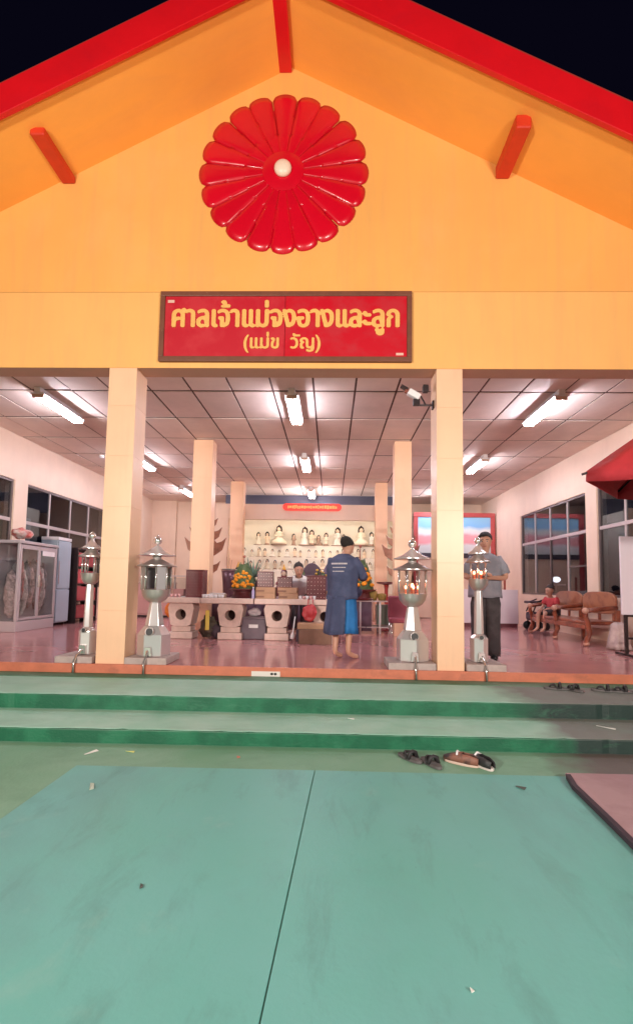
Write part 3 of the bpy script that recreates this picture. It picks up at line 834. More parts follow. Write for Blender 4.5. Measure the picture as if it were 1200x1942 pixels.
# ------------------------------------------------------------------ stone offering tables
def slab_table(x0, x1, ped_x, label):
    t = thing('stone_table', label, 'table', ((x0 + x1) / 2, 2.95, 0), 0, 'pale stone tables in a row across the hall')
    hw = (x1 - x0) / 2 - .006
    MB().box(-hw, hw, -.29, .29, .62, .715).build('tabletop', STONE, t, bevel=.012)
    for px in ped_x:
        p = px - (x0 + x1) / 2
        # waisted pedestal with a round opening: a ring of blocks round the hole
        w0, w1 = .17, .24
        m = MB()
        n_ = 20; R = .092
        zc = .42
        outer = []; inner = []
        for k in range(n_):
            a = 2 * PI * k / n_ + PI / n_
            ca, sa = math.cos(a), math.sin(a)
            # quadrilateral outline: z .22 .. .615, half width from w0 to w1
            tt = 1e9
            if sa > 0: tt = min(tt, (.615 - zc) / sa)
            if sa < 0: tt = min(tt, (.22 - zc) / sa)
            kx = (w1 - w0) / (.615 - .22)
            base = w0 + (zc - .22) * kx
            den = abs(ca) - kx * sa
            if den > 1e-6: tt = min(tt, base / den)
            outer.append((p + tt * ca, zc + tt * sa)); inner.append((p + R * ca, zc + R * sa))
        vs = []
        for yv in (-.2, .2):
            vs += [(u, yv, v) for u, v in outer] + [(u, yv, v) for u, v in inner]
        fs = []
        for k in range(n_):
            k2 = (k + 1) % n_
            fs.append((k, k2, n_ + k2, n_ + k)); o_ = 2 * n_
            fs.append((o_ + k2, o_ + k, o_ + n_ + k, o_ + n_ + k2))
            fs.append((k2, k, o_ + k, o_ + k2)); fs.append((n_ + k, n_ + k2, o_ + n_ + k2, o_ + n_ + k))
        m.add(vs, fs)
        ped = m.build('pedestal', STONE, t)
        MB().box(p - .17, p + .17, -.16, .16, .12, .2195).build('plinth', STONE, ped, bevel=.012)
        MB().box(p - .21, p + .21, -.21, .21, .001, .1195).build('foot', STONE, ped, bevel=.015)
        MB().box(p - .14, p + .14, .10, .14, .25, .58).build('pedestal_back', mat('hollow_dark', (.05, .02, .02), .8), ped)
    return t
slab_table(-2.42, -1.70, [-2.05], 'left end stone table, bearing the glass box and the tall studded box')
slab_table(-1.695, -.775, [-1.19], 'stone table second from the left, bearing the marigold offering')
slab_table(-.77, .78, [-.38, .45], 'long stone table bearing the cardboard boxes, beside the man in navy')

TT = .7155
# things on the tables
def glass_box(x, y, z, w, d, h, label, inner=True):
    t = thing('glass_box', label, 'glass box', (x, y, z))
    e = .012
    for sx in (-1, 1):
        for sy in (-1, 1):
            MB().box(sx * w - e, sx * w + e, sy * d - e, sy * d + e, 0, h).build('corner_post', FRAMEL, t)
        MB().box(sx * w - .003, sx * w + .003, -d + .013, d - .013, .02, h - .015).build('pane', CLEAR, t)
        MB().box(-w + .013, w - .013, sx * d - .003, sx * d + .003, .02, h - .015).build('pane', CLEAR, t)
    MB().box(-w - .015, w + .015, -d - .015, d + .015, h + .0005, h + .018).build('lid', FRAMEL, t)
    MB().box(-w + .013, w - .013, -d + .013, d - .013, .001, .02).build('floor_board', WHITE, t)
    MB().box(-w * .7, w * .6, -d * .6, d * .6, .021, h * .4).build('paper_stack', mat('pink_paper', (.7, .33, .33), .8), t, bevel=.01)
    return t
glass_box(-2.13, 2.95, TT, .145, .13, .36, 'clear glass box holding pink paper on the left end table')

def studded_box(x, y, z, w, h, d, label, nx, nz):
    t = thing('studded_box', label, 'box', (x, y, z), 0, 'dark red boxes with rows of pale studs')
    MB().box(-w, w, -d, d, 0, h).build('box_body', LACQ, t, bevel=.006)
    for i in range(nx):
        for j in range(nz):
            xx = -w * .84 + 1.68 * w * i / max(nx - 1, 1); zz = h * .1 + h * .82 * j / max(nz - 1, 1)
            s = .0075 if (i + j) % 3 else .005
            MB().lathe([(s, 0), (s * .6, .006)], 6, M=Matrix.Translation((xx, -d - .0005, zz)) @ Matrix.Rotation(PI / 2, 4, 'X')).build('stud', STUD, t)
    MB().box(-w - .006, w + .006, -d - .006, d + .006, h + .0005, h + .012).build('lid', mat('lid_maroon', (.2, .05, .05), .3), t, bevel=.003)
    return t
studded_box(-1.88 + .06, 2.86, TT, .155, .47, .13, 'tallest studded dark red box, at the joint of the two left tables', 7, 9)
# statues and boxes by the cardboard stacks
for i, (x, lab) in enumerate(((-.58, 'two stacked brown cardboard boxes, left pair, on the stone table'), (-.20, 'two stacked brown cardboard boxes, right pair, on the stone table'))):
    for k in range(2):
        o = MB().box(-.165, .165, -.13, .13, 0, .098).build('cardboard_box', CARD, bevel=.004)
        o.location = (x + random.uniform(-.012, .012), 2.84, TT + k * .0995); o.rotation_euler = (0, 0, random.uniform(-.05, .05))
        tag(o, ['brown cardboard box at the bottom of the left stack on the stone table', 'brown cardboard box at the top of the left stack on the stone table',
                'brown cardboard box at the bottom of the right stack by the man in white', 'brown cardboard box at the top of the right stack by the man in white'][2 * i + k], 'box', 'cardboard boxes on the stone table')
        MB().box(-.168, .168, -.02, .02, .096, .1005).build('tape', mat('parcel_tape', (.36, .19, .1), .4), o)
        MB().box(-.166, -.02, -.132, -.1305, .02, .05).build('print', mat('box_print', (.25, .13, .09), .8), o)
studded_box(-.60, 2.86, TT + .2, .135, .26, .10, 'studded dark red box standing on the left cardboard stack', 6, 5)
studded_box(-.26, 2.86, TT + .2, .125, .17, .10, 'low studded dark red box standing on the right cardboard stack', 5, 3)
studded_box(.29, 2.84, TT, .165, .40, .12, 'studded dark red box on the table beside the man in navy', 6, 6)

def offering(x, y, z, sc_, label, stem_h=.30):
    t = thing('marigold_offering', label, 'offering', (x, y, z), 0, 'folded leaf and marigold offerings')
    MB().lathe([(.20, 0), (.22, .02), (.17, .04), (.15, .11), (.24, .14), (.25, .16), (.001, .165)], 18).build('tray', LACQ, t, auto=40)
    body = MB()
    for ring, (r, z0, h, nn) in enumerate(((.20, .15, .22, 20), (.17, .28, .20, 18), (.13, .38, .17, 14), (.09, .46, .15, 10))):
        for k in range(nn):
            a = 2 * PI * k / nn + ring * .2
            ca, sa = math.cos(a), math.sin(a)
            w = .032
            M = Matrix.Translation((r * ca, r * sa, z0)) @ Matrix.Rotation(a, 4, 'Z') @ Matrix.Rotation(-.18 + random.uniform(-.12, .12), 4, 'Y')
            body.prism([(-w, 0), (w, 0), (w * .9, h * .6), (0, h * random.uniform(.9, 1.1)), (-w * .9, h * .6)], -.006, .006, 'x', M)
    body.lathe([(.185, .14), (.15, .3), (.07, .5), (.001, .56)], 12)
    lv = body.build('leaf_cone', LEAF, t)
    for k in range(34):
        u = random.random()
        a = -PI / 2 + random.uniform(-1.0, 1.0)
        zz = .20 + .26 * u; rr = .225 - .11 * u
        MB().ball((rr * math.cos(a), rr * math.sin(a), zz), .034, 8, 6, 1, 1, .8).build('marigold', MARI, t, smooth=True)
    MB().tube([(0, 0, .5), (.005, 0, .5 + stem_h)], .012, 6, .006).build('incense_stem', mat('incense', (.35, .12, .09), .8), t)
    MB().ball((.005, 0, .5 + stem_h), .024, 8, 6).build('stem_tip', MATS['incense'], t, smooth=True)
    t.scale = (sc_,) * 3
    return t
offering(-1.02, 3.0, TT, 1.02, 'leaf and marigold offering on the left stone table beside the cardboard', .22)

# tray with books, bottles, small doll, vase plant
o = MB().box(-.14, .14, -.1, .1, 0, .07).build('tray', mat('pale_wood', (.5, .36, .28), .5), bevel=.01, loc=(-1.44, 2.85, TT)); tag(o, 'pale shallow tray on the stone table left of the marigold offering', 'tray')
MB().box(-.12, .12, -.08, .08, .0705, .085).build('paper', WHITE, o)
def bottle(x, y, z, c, label, h=.17, r=.03):
    t = thing('bottle', label, 'bottle', (x, y, z))
    MB().lathe([(r, 0), (r, h * .62), (r * .45, h * .78), (r * .4, h * .9)], 12).build('bottle_body', mat('bottle_' + c[0], c[1], .3), t, auto=50)
    MB().lathe([(r * .48, h * .9), (r * .48, h)], 10).build('cap', WHITE, t)
bottle(-.81, 2.82, TT, ('lilac', (.45, .38, .62)), 'lilac bottle on the stone table right of the marigold tray', .20, .032)
bottle(-.745, 2.88, TT, ('navy', (.06, .05, .12)), 'dark navy bottle beside the lilac bottle', .20, .034)
t = thing('small_doll', 'small pale doll with dark hair beside the left cardboard stack', 'figurine', (-.79, 3.1, TT))
MB().lathe([(.05, 0), (.045, .1), (.03, .2), (.045, .26), (.02, .30)], 12).build('dress', mat('doll_dark', (.12, .05, .06), .6), t, smooth=True)
MB().ball((0, 0, .35), .045, 12, 8).build('head', FACE, t, smooth=True)
MB().ball((0, .012, .365), .05, 12, 8).build('hair', HAIR, t, smooth=True)

pl = thing('vase_plant', 'pale green leafy spray in a vase behind the marigold offering', 'plant', (-.92, 3.35, TT))
MB().lathe([(.05, 0), (.075, .08), (.06, .2), (.04, .26)], 12).build('vase', mat('vase_glaze', (.25, .32, .3), .25), pl, smooth=True)
for k in range(26):
    a = random.uniform(0, 2 * PI); h = random.uniform(.3, .62); r = random.uniform(.05, .24)
    p0 = Vector((0, 0, .22)); p1 = Vector((r * math.cos(a), r * math.sin(a), h + .1))
    M = Matrix.Translation((p0 + p1) / 2) @ (p1 - p0).to_track_quat('Z', 'Y').to_matrix().to_4x4()
    Lh = (p1 - p0).length / 2
    MB().prism([(-.006, -Lh), (.006, -Lh), (.03, Lh * .2), (.0, Lh * 1.15), (-.03, Lh * .2)], -.002, .002, 'y', M).build('leaf', mat('pale_leaf', (.16, .26, .2), .5, rand=.3), pl)

# second altar row behind the tables
t2 = thing('altar_table', 'cloth covered altar table behind the stone tables', 'table', (-.2, 4.7, 0))
MB().box(-1.9, 1.6, -.35, .35, .66, .72).build('tabletop', STONE, t2, bevel=.01)
cl = MB(); npl = 60
for k in range(npl):
    pass
vs = []; fs = []
for k in range(npl + 1):
    x = -1.88 + 3.46 * k / npl; y = -.355 - .02 * abs(math.sin(k * .9)) - .01 * math.sin(k * 2.3)
    vs += [(x, y, .05), (x, y * .98, .70), (x, y * .98 + .02, .70), (x, y + .02, .05)]
for k in range(npl):
    a = 4 * k; b = a + 4
    for i in range(4):
        fs.append((a + i, b + i, b + (i + 1) % 4, a + (i + 1) % 4))
MB().add(vs, fs).build('cloth_skirt', mat('purple_cloth', (0.16, 0.10, 0.14), .85, var=.15, vscale=6), t2, smooth=True)
def statue(x, y, z, h, c, label, hairm=HAIR):
    t = thing('seated_statue', label, 'statue', (x, y, z))
    MB().lathe([(.30, 0), (.33, .05), (.28, .1), (.26, .16), (.32, .22), (.24, .34)], 16, sy=.75).build('robe', c, t, smooth=True)
    MB().lathe([(.16, .30), (.17, .42), (.20, .54), (.19, .60), (.08, .66), (.06, .70)], 14, sy=.7).build('torso', c, t, smooth=True)
    for s in (-1, 1):
        MB().tube([(s * .17, 0, .58), (s * .24, -.05, .42), (s * .12, -.18, .32)], .05, 8, .035).build('arm', c, t, smooth=True)
    MB().ball((0, -.01, .78), .085, 14, 10, 1, 1, 1.2).build('head', FACE, t, smooth=True)
    MB().ball((0, .03, .81), .11, 14, 10, 1, 1, 1.15).build('hair', hairm, t, smooth=True)
    MB().box(-.10, .10, .02, .07, .5, .8).build('hair_back', hairm, t, bevel=.03)
    MB().lathe([(.07, .90), (.05, .95), (.02, 1.05), (.001, 1.1)], 10).build('crown', GOLD, t, smooth=True)
    t.scale = (h,) * 3
    return t
MAR = mat('maroon_robe', (.22, .04, .05), .6, var=.2, vscale=9)
statue(-.45, 4.62, .721, .62, MAR, 'seated maroon robed statue with long hair behind the cardboard boxes', mat('maroon_hair', (.09, .015, .02), .5))
statue(-1.42, 4.62, .721, .66, mat('pink_robe', (.45, .14, .2), .6, var=.2, vscale=9), 'seated pink robed statue right of the left middle pillar')
# rounded chair backs draped in cloth
for (x, y, s, c, lab) in ((.12, 5.2, .82, 'dark_drape', 'dark draped rounded chair back behind the man in white'), (.66, 5.2, 1.0, 'violet_drape', 'broad violet draped rounded chair back left of the man in navy')):
    t = thing('draped_chair', lab, 'chair', (x, y, 0), 0, 'draped chairs behind the altar table')
    m_ = mat(c, (.10, .065, .09) if 'dark' in c else (.20, .15, .24), .8, var=.15, vscale=7)
    MB().prism([(.34 * s * math.cos(a), .95 + .62 * s * math.sin(a)) for a in [PI * k / 16 for k in range(17)]] + [(-.36 * s, .45), (.36 * s, .45)], -.06, .06, 'y').build('backrest', m_, t, bevel=.04, seg=3)
    MB().box(-.34 * s, .34 * s, -.5, -.07, .36, .46).build('seat', m_, t, bevel=.03)
    for sx in (-1, 1):
        for yy in (-.46, .0):
            MB().lathe([(.025, 0), (.03, .36)], 8, (sx * .3 * s, yy, 0)).build('leg', WOOD, t)
# steel incense urn left of centre
t = thing('incense_urn', 'dark cylindrical urn with a pale rim right of the left middle pillar', 'urn', (-1.47, 3.9, 0))
MB().lathe([(.11, 0), (.12, .06), (.10, .7), (.12, 1.0), (.145, 1.22)], 16).build('urn_body', mat('urn_dark', (.16, .07, .09), .35, metal=.3), t, smooth=True)
MB().lathe([(.15, 1.22), (.16, 1.235), (.16, 1.255), (.13, 1.255), (.13, 1.23)], 16).build('rim', CHROME, t)
for k in range(3):
    MB().tube([(.03 * k - .03, 0, 1.2), (.05 * k - .05, .01, 1.5 - .03 * k)], .004, 5).build('incense_stick', MATS['incense'], t)

# things under the tables
def lumpy(name, label, cat, x, y, z, sx, sy, sz, m, seed=0):
    rnd = random.Random(seed)
    b = MB(); n_, m2 = 14, 9
    vs = []; fs = []
    for j in range(m2 + 1):
        ph = PI * j / m2
        for k in range(n_):
            th = 2 * PI * k / n_
            r = 1 + .16 * math.sin(3 * th + seed) * math.sin(ph) + rnd.uniform(-.07, .07)
            vs.append((sx * r * math.sin(ph) * math.cos(th), sy * r * math.sin(ph) * math.sin(th), max(0, sz * (1 - math.cos(ph)) / 2 * 2 * (1 + rnd.uniform(-.03, .03)))))
    for j in range(m2):
        for k in range(n_):
            k2 = (k + 1) % n_
            fs.append((j * n_ + k, j * n_ + k2, (j + 1) * n_ + k2, (j + 1) * n_ + k))
    o = b.add(vs, fs).build(name, m, smooth=True, loc=(x, y, z))
    s = o.modifiers.new('sub', 'SUBSURF'); s.levels = 2; s.render_levels = 2
    tx = bpy.data.textures.new('crumple', 'CLOUDS'); tx.noise_scale = .10; tx.noise_depth = 3
    dm = o.modifiers.new('crumple', 'DISPLACE'); dm.texture = tx; dm.strength = min(sx, sy, sz) * .9; dm.mid_level = .62
    tag(o, label, cat)
    return o
lumpy('bag', 'dark sack with a yellow strip under the second stone table', 'bag', -1.60, 2.95, 0, .20, .16, .20, mat('sack', (.10, .08, .06), .8), 1)
o = MB().box(-.035, .035, -.01, .01, 0, .34).build('yellow_tube', mat('yellow_plastic', (.75, .55, .10), .5), loc=(-1.58, 2.74, .16), bevel=.008); tag(o, 'upright yellow tube leaning among the dark sacks under the tables', 'tube')
lumpy('bag', 'black low bundle on the floor left of the second pedestal', 'bag', -1.40, 2.95, 0, .16, .12, .13, DARKCLOTH, 2)
o = MB().box(-.22, .22, -.18, .18, 0, .36).build('storage_box', mat('grey_box', (.14, .10, .13), .5, var=.2, vscale=5), loc=(-.80, 3.05, 0), bevel=.015); tag(o, 'dark grey storage box with a pale bag under the table between two pedestals', 'box')
MB().box(-.23, .23, -.19, .19, .3605, .385).build('lid', mat('grey_lid', (.22, .17, .2), .4), o, bevel=.01)
MB().box(-.08, .08, -.183, -.1805, .2, .26).build('print', WHITE, o)
lumpy('bag', 'crumpled pale bag on the storage box under the table', 'bag', -.80, 3.0, .386, .13, .1, .08, mat('pale_bag', (.5, .42, .45), .6), 3)
rb = lumpy('bag', 'red bag hanging below the table edge beside the long stone table', 'bag', .20, 2.55, .34, .13, .07, .15, mat('red_bag', (.5, .05, .06), .5), 4)
for q in (-.05, .05):
    MB().tube([(q, 0, .22), (q * .8, .03, .32), (q * .7, .08, .383), (q * .7, .16, .383)], .008, 6).build('strap', mat('red_bag', (.5, .05, .06), .5), rb, smooth=True)
lumpy('orange_cloth', 'bright orange cloth tucked behind the left end pedestal', 'cloth', -2.40, 3.2, .34, .06, .06, .13, mat('orange_cloth', (.75, .2, .03), .7), 5)
for (x, y, z, w, d, h, m_, lab) in ((.30, 2.5, 0, .27, .2, .24, mat('brown_carton', (.20, .11, .075), .8, var=.15, vscale=5), 'dark brown carton on the floor beside the man in navy'),
                                  (.22, 2.52, .241, .22, .16, .09, CARD, 'flat cardboard carton lying on the dark brown carton'),
                                  (.52, 2.42, 0, .06, .06, .36, mat('white_box', (.72, .6, .56), .6), 'upright white carton beside the knees of the man in navy'),
                                  (.06, 2.75, 0, .1, .1, .2, DARKCLOTH, 'dark box on the floor below the man in white')):
    o = MB().box(-w, w, -d, d, 0, h).build('carton', m_, loc=(x, y, z), bevel=.008); tag(o, lab, 'box')
    MB().box(-w * .999, w * .999, -.02, .02, h - .001, h + .0035).build('tape', MATS['parcel_tape'], o)
o = MB(); o.lathe([(.035, 0), (.04, .05), (.012, .12), (.01, .38)], 10); o = o.build('ladle', WHITE, loc=(-.10, 2.6, .05), smooth=True); o.rotation_euler = (.0, .12, 0)
tag(o, 'white long handled brush standing under the table by the third pedestal', 'brush')

# low glass table with the second offering, right of the man in navy
gt = thing('glass_table', 'low glass topped table with pale metal legs right of the man in navy', 'table', (1.35, 4.6, 0))
MB().box(-.62, .62, -.3, .3, .645, .67).build('tabletop', mat('table_glass', (.6, .5, .5), .12), gt, bevel=.005)
for sx in (-.58, -.2, .2, .58):
    for sy in (-.26, .26):
        MB().lathe([(.02, 0), (.02, .645)], 8, (sx, sy, 0)).build('leg', WHITE, gt, smooth=True)
MB().box(-.6, .6, -.28, .28, .12, .14).build('shelf', FRAMEL, gt)
offering(1.14, 4.5, .671, 1.4, 'leaf and marigold offering on the low glass table right of the man in navy', .30)
for i, (x, lab) in enumerate(((1.42, 'small brown leaf bowl right of the marigold offering on the glass table'), (1.60, 'smaller brown leaf bowl at the right end of the glass table'))):
    o = MB().lathe([(.07, 0), (.10, .1), (.08, .19 - i * .05), (.001, .2 - i * .05)], 12).build('leaf_bowl', mat('leaf_bowl', (.33, .22, .06), .7, var=.3, vscale=15), smooth=True, loc=(x, 4.5, .671)); tag(o, lab, 'bowl')
o = MB().box(-.13, .13, -.1, .1, 0, .05).build('paper_packet', WHITE, loc=(.86, 4.4, .671), bevel=.01); tag(o, 'white paper packet at the left end of the glass table', 'packet')
o = MB().box(-.2, .2, -.18, .18, 0, .42).build('glass_crate', mat('green_crate', (.18, .2, .17), .3), loc=(1.72, 4.95, .15), bevel=.01); tag(o, 'dark greenish crate standing under the glass table', 'crate')
# red stool table with a cloth, by the right broad lantern
rt = thing('red_stand', 'small red stand with flat dark top right of the glass table', 'stand', (1.78, 5.3, 0))
MB().lathe([(.15, 0), (.14, .03), (.04, .06), (.04, .9), (.06, 1.0)], 14).build('post', mat('red_lamp', (.5, .06, .05), .4), rt, smooth=True)
MB().lathe([(.06, 1.0), (.22, 1.03), (.22, 1.06), (.001, 1.07)], 18).build('tabletop', LACQ, rt, auto=40)
mc = thing('maroon_chair', 'maroon padded chair just behind the right broad lantern', 'chair', (1.72, 2.6, 0))
MB().box(-.2, .2, .1, .16, .40, .80).build('backrest', mat('maroon_pad', (.30, .06, .09), .7), mc, bevel=.03)
MB().box(-.2, .2, -.2, .099, .36, .44).build('seat', MATS['maroon_pad'], mc, bevel=.02)
for sx in (-1, 1):
    for sy in (-.17, .13):
        MB().lathe([(.014, 0), (.014, .36)], 8, (sx * .17, sy, 0)).build('leg', CHROME, mc, smooth=True)

# ------------------------------------------------------------------ left wall furniture
cb = thing('display_cabinet', 'grey glass fronted display cabinet against the left wall', 'cabinet', (-5.52, 3.93, 0))
cb.scale = (.92, .88, .98)
GR = mat('cabinet_grey', (.46, .40, .42), .4, metal=.2)
MB().box(-.24, .24, -.72, .72, .001, .20).build('base', GR, cb, bevel=.008)
MB().box(-.24, -.21, -.72, .72, .2005, 1.70).build('back', GR, cb)
MB().box(-.26, .26, -.74, .74, 1.7005, 1.76).build('top', GR, cb, bevel=.008)
for y in (-.70, .70):
    MB().box(.19, .24, y - .025, y + .025, .2005, 1.70).build('stile', GR, cb, bevel=.005)
    MB().box(-.209, .189, y - .004, y + .004, .2005, 1.70).build('pane', CLEAR, cb)
for s in (-1, 1):
    d = empty('door', parent=cb)
    y0, y1 = (-.67, -.005) if s < 0 else (.005, .67)
    for (a, b, z0, z1) in ((y0, y0 + .04, .22, 1.68), (y1 - .04, y1, .22, 1.68), (y0 + .0405, y1 - .0405, .22, .27), (y0 + .0405, y1 - .0405, 1.60, 1.68)):
        MB().box(.215, .245, a, b, z0, z1).build('door_frame', GR, d, bevel=.004)
    MB().box(.226, .232, y0 + .04, y1 - .04, .27, 1.60).build('pane', CLEAR, d)
    yh = y1 - .02 if s < 0 else y0 + .02
    MB().box(.2455, .265, yh - .012, yh + .012, .85, 1.1).build('handle', CHROME, d, bevel=.004)
MB().box(.246, .25, .1, .6, 1.5, 1.6).build('notice_strip', WHITE, cb)
for z in (.6, 1.0, 1.36):
    MB().box(-.20, .18, -.69, .69, z, z + .008).build('shelf', CLEAR, cb)
cloths = [(.36, .27, .27), (.22, .19, .2), (.30, .13, .13), (.42, .37, .36), (.16, .15, .17)]
for k in range(10):
    y = -.50 + .111 * k
    c = cloths[k % 5]
    o = lumpy('folded_garment', ['garment hanging in the left half of the display cabinet', 'garment hanging in the right half of the display cabinet'][k >= 5], 'garment', -5.52, 3.93 + y, random.uniform(.25, .55), .12, .075, random.uniform(.36, .52), mat('garment_%d' % (k % 5), c, .8, var=.6, vscale=16), k)
    o['group'] = 'garments inside the display cabinet'
lumpy('cloth_bundle', 'red and white cloth bundle lying on top of the display cabinet', 'bundle', -5.45, 3.55, 1.761, .18, .26, .11, mat('bundle', (.55, .14, .12), .8, c2=(.6, .5, .46), vscale=5), 11)

fr = thing('refrigerator', 'tall white and pale blue refrigerator next to the display cabinet', 'refrigerator', (-5.56, 5.0, 0)); fr.scale = (.62, .74, 1)
MB().box(-.32, .26, -.36, .36, .06, 1.86).build('cabinet_body', mat('fridge_blue', (.36, .44, .52), .35), fr, bevel=.012)
MB().box(-.32, .30, -.37, .37, 1.8605, 1.93).build('top_panel', WHITE, fr, bevel=.01)
MB().box(.2605, .31, -.35, .35, .08, .78).build('door', MATS['fridge_blue'], fr, bevel=.015)
MB().box(.2605, .31, -.35, .35, .80, 1.84).build('door', MATS['fridge_blue'], fr, bevel=.015)
MB().box(.3105, .335, -.31, -.28, .9, 1.4).build('handle', FRAMEL, fr, bevel=.005)
for sy in (-.3, .3): MB().box(-.28, .2, sy - .03, sy + .03, 0, .0595).build('foot', BLACK, fr)
sh = thing('shelf_rack', 'dark rack with red boxes behind the refrigerator on the left wall', 'rack', (-5.5, 5.95, 0))
for sy in (-.5, .5): MB().box(-.2, .2, sy - .02, sy + .02, 0, 1.75).build('side_panel', DARKMETAL, sh)
for z in (.1, .5, .9, 1.3, 1.7): MB().box(-.199, .199, -.479, .479, z, z + .02).build('shelf', DARKMETAL, sh)
for k, (z, h) in enumerate(((.121, .3), (.521, .33), (.921, .33), (1.321, .32))):
    for j in range(2):
        o = MB().box(-.17, .17, -.21, .21, 0, h - .03 * j).build('red_box', mat('red_box', (.42, .07, .08), .6, rand=.3), loc=(-5.48, 5.72 + .46 * j, z), bevel=.006)
        tag(o, ['bottom', 'second', 'third', 'top'][k] + ' shelf red box on the dark rack, ' + ['next to the refrigerator', 'farther from the refrigerator'][j], 'box', 'red boxes on the dark rack')
cb2 = thing('pink_cabinet', 'low pink cabinet on the left seen between the slender lantern and pillar', 'cabinet', (-4.9, 8.4, 0))
MB().box(-.7, .9, -.3, .3, .05, .95).build('cabinet_body', mat('pink_cabinet', (.62, .34, .32), .5), cb2, bevel=.01)
MB().box(-.72, .92, -.32, .32, .9505, .99).build('top', STONE, cb2, bevel=.008)
for k in range(3):
    MB().box(-.68 + k * .53, -.18 + k * .53, -.318, -.3005, .1, .9).build('door', mat('pink_cabinet', (.62, .34, .32), .5), cb2, bevel=.006)
MB().box(-.68, .88, -.28, .28, .0, .0495).build('plinth', BLACK, cb2)

# air conditioner outdoor unit beyond the left window
ac = thing('condenser_unit', 'grey air conditioner condenser outside the left window', 'air conditioner', (-6.45, 4.75, 1.75))
MB().box(-.17, .17, -.42, .42, 0, .62).build('casing', mat('ac_grey', (.42, .42, .40), .5), ac, bevel=.02)
MB().lathe([(.24, 0), (.24, .012), (.20, .014)], 24, M=Matrix.Translation((.171, -.1, .31)) @ Matrix.Rotation(PI / 2, 4, 'Y')).build('fan_grille', mat('grille', (.09, .09, .09), .5), ac)
for k in range(5):
    MB().box(.186, .19, -.33, .13, .11 + .1 * k, .12 + .1 * k).build('grille_bar', MATS['ac_grey'], ac)
for sy in (-.3, .3): MB().box(-.17, .45, sy - .02, sy + .02, -.04, -.0005).build('bracket', DARKMETAL, ac)

# ------------------------------------------------------------------ right side furniture
pc = thing('white_counter', 'plain white counter with dark plinth along the right wall', 'counter', (4.55, 6.8, 0))
MB().box(-.72, .62, -.22, .22, .10, .93).build('panel', mat('counter_white', (.70, .60, .66), .45), pc, bevel=.01)
MB().box(-.70, .60, -.20, .20, .001, .0995).build('plinth', mat('plinth_maroon', (.12, .03, .04), .5), pc)
o = MB().box(-.02, .02, -.02, .02, 0, .34).build('brown_candle', mat('brown_candle', (.30, .06, .04), .5), loc=(4.92, 6.8, .931)); tag(o, 'thin brown candle standing on the white counter', 'candle')

bn = thing('carved_bench', 'long carved wooden bench with two rounded backrests by the right wall', 'bench', (5.2, 3.95, 0))
L0, L1 = -1.15, 1.15
MB().box(-.30, .24, L0, L1, .36, .42).build('seat', WOOD, bn, bevel=.018, seg=3)
MB().box(-.315, -.28, L0 + .03, L1 - .03, .28, .359).build('apron', WOOD, bn, bevel=.01)
for (y0, y1) in ((L0 + .02, -.02), (.02, L1 - .02)):
    yc = (y0 + y1) / 2; hw = (y1 - y0) / 2
    poly = []
    for k in range(21):
        a = PI * k / 20
        poly.append((yc + hw * math.copysign(abs(math.cos(a)) ** .55, math.cos(a)), .74 + .19 * abs(math.sin(a)) ** .7))
    for k in range(11):
        a = PI * k / 10
        poly.append((yc - hw * .94 * math.cos(a), .58 - .05 * math.sin(a)))
    MB().prism(poly, .20, .245, 'x').build('backrest', WOODL, bn, bevel=.014, seg=3)
    for yy in (y0 + .1, yc, y1 - .1):
        MB().box(.205, .24, yy - .03, yy + .03, .4205, .56).build('back_post', WOOD, bn, bevel=.006)
for y in (L0 - .02, 0, L1 + .02):
    MB().tube([(-.32, y, .02), (-.34, y, .07), (-.27, y, .22), (-.29, y, .40), (-.33, y, .50), (-.31, y, .60), (-.1, y, .63), (.2, y, .66)], .045, 8, .04).build('armrest', WOOD, bn, smooth=True)
    MB().ball((-.33, y, .60), .055, 10, 8).build('arm_scroll', mat('pale_knob', (.55, .3, .22), .3), bn, smooth=True)
    MB().ball((-.325, y, .045), .044, 10, 8, 1.2, 1, 1).build('foot', mat('pale_knob', (.55, .3, .22), .3), bn, smooth=True)
    MB().box(.18, .24, y - .03, y + .03, .001, .62).build('leg', WOOD, bn, bevel=.008)

wb = thing('white_board', 'white board on a dark metal stand at the right edge', 'board', (5.25, 1.6, 0))
MB().box(-.46, .42, -.015, .015, .60, 1.75).build('board_panel', mat('board_white', (.74, .66, .74), .3), wb, bevel=.006)
for x in (-.38, .36):
    MB().box(x - .02, x + .02, .0155, .055, .001, 1.2).build('leg', DARKMETAL, wb)
    MB().box(x - .02, x + .02, -.25, .30, .0, .03).build('foot', DARKMETAL, wb)
MB().box(-.359, .339, .016, .05, .24, .27).build('crossbar', DARKMETAL, wb)
MB().box(-.44, .40, -.03, -.0155, .57, .60).build('pen_tray', DARKMETAL, wb)

st = thing('push_trolley', 'dark folded push trolley with wheels beside the white counter', 'trolley', (5.38, 6.05, 0))
MB().box(-.18, .18, -.2, .2, .22, .42).build('basket', DARKCLOTH, st, bevel=.05)
MB().tube([(-.15, -.2, .42), (-.05, -.2, .66), (.1, -.2, .72)], .016, 8).build('handle', DARKMETAL, st)
MB().tube([(-.15, .2, .42), (-.05, .2, .66), (.1, .2, .72)], .016, 8).build('handle', DARKMETAL, st)
MB().box(-.22, .12, -.17, .17, .62, .68).build('hood', DARKCLOTH, st, bevel=.02)
for sx in (-.13, .13):
    for sy in (-.2, .2):
        MB().lathe([(.09, -.02), (.1, -.01), (.1, .01), (.09, .02)], 16, M=Matrix.Translation((sx, sy, .1)) @ Matrix.Rotation(PI / 2, 4, 'X')).build('wheel', BLACK, st, smooth=True)
        MB().box(sx - .012, sx + .012, sy - .012 + (.03 if sy < 0 else -.03), sy + .012 + (.03 if sy < 0 else -.03), .1, .24).build('strut', DARKMETAL, st)

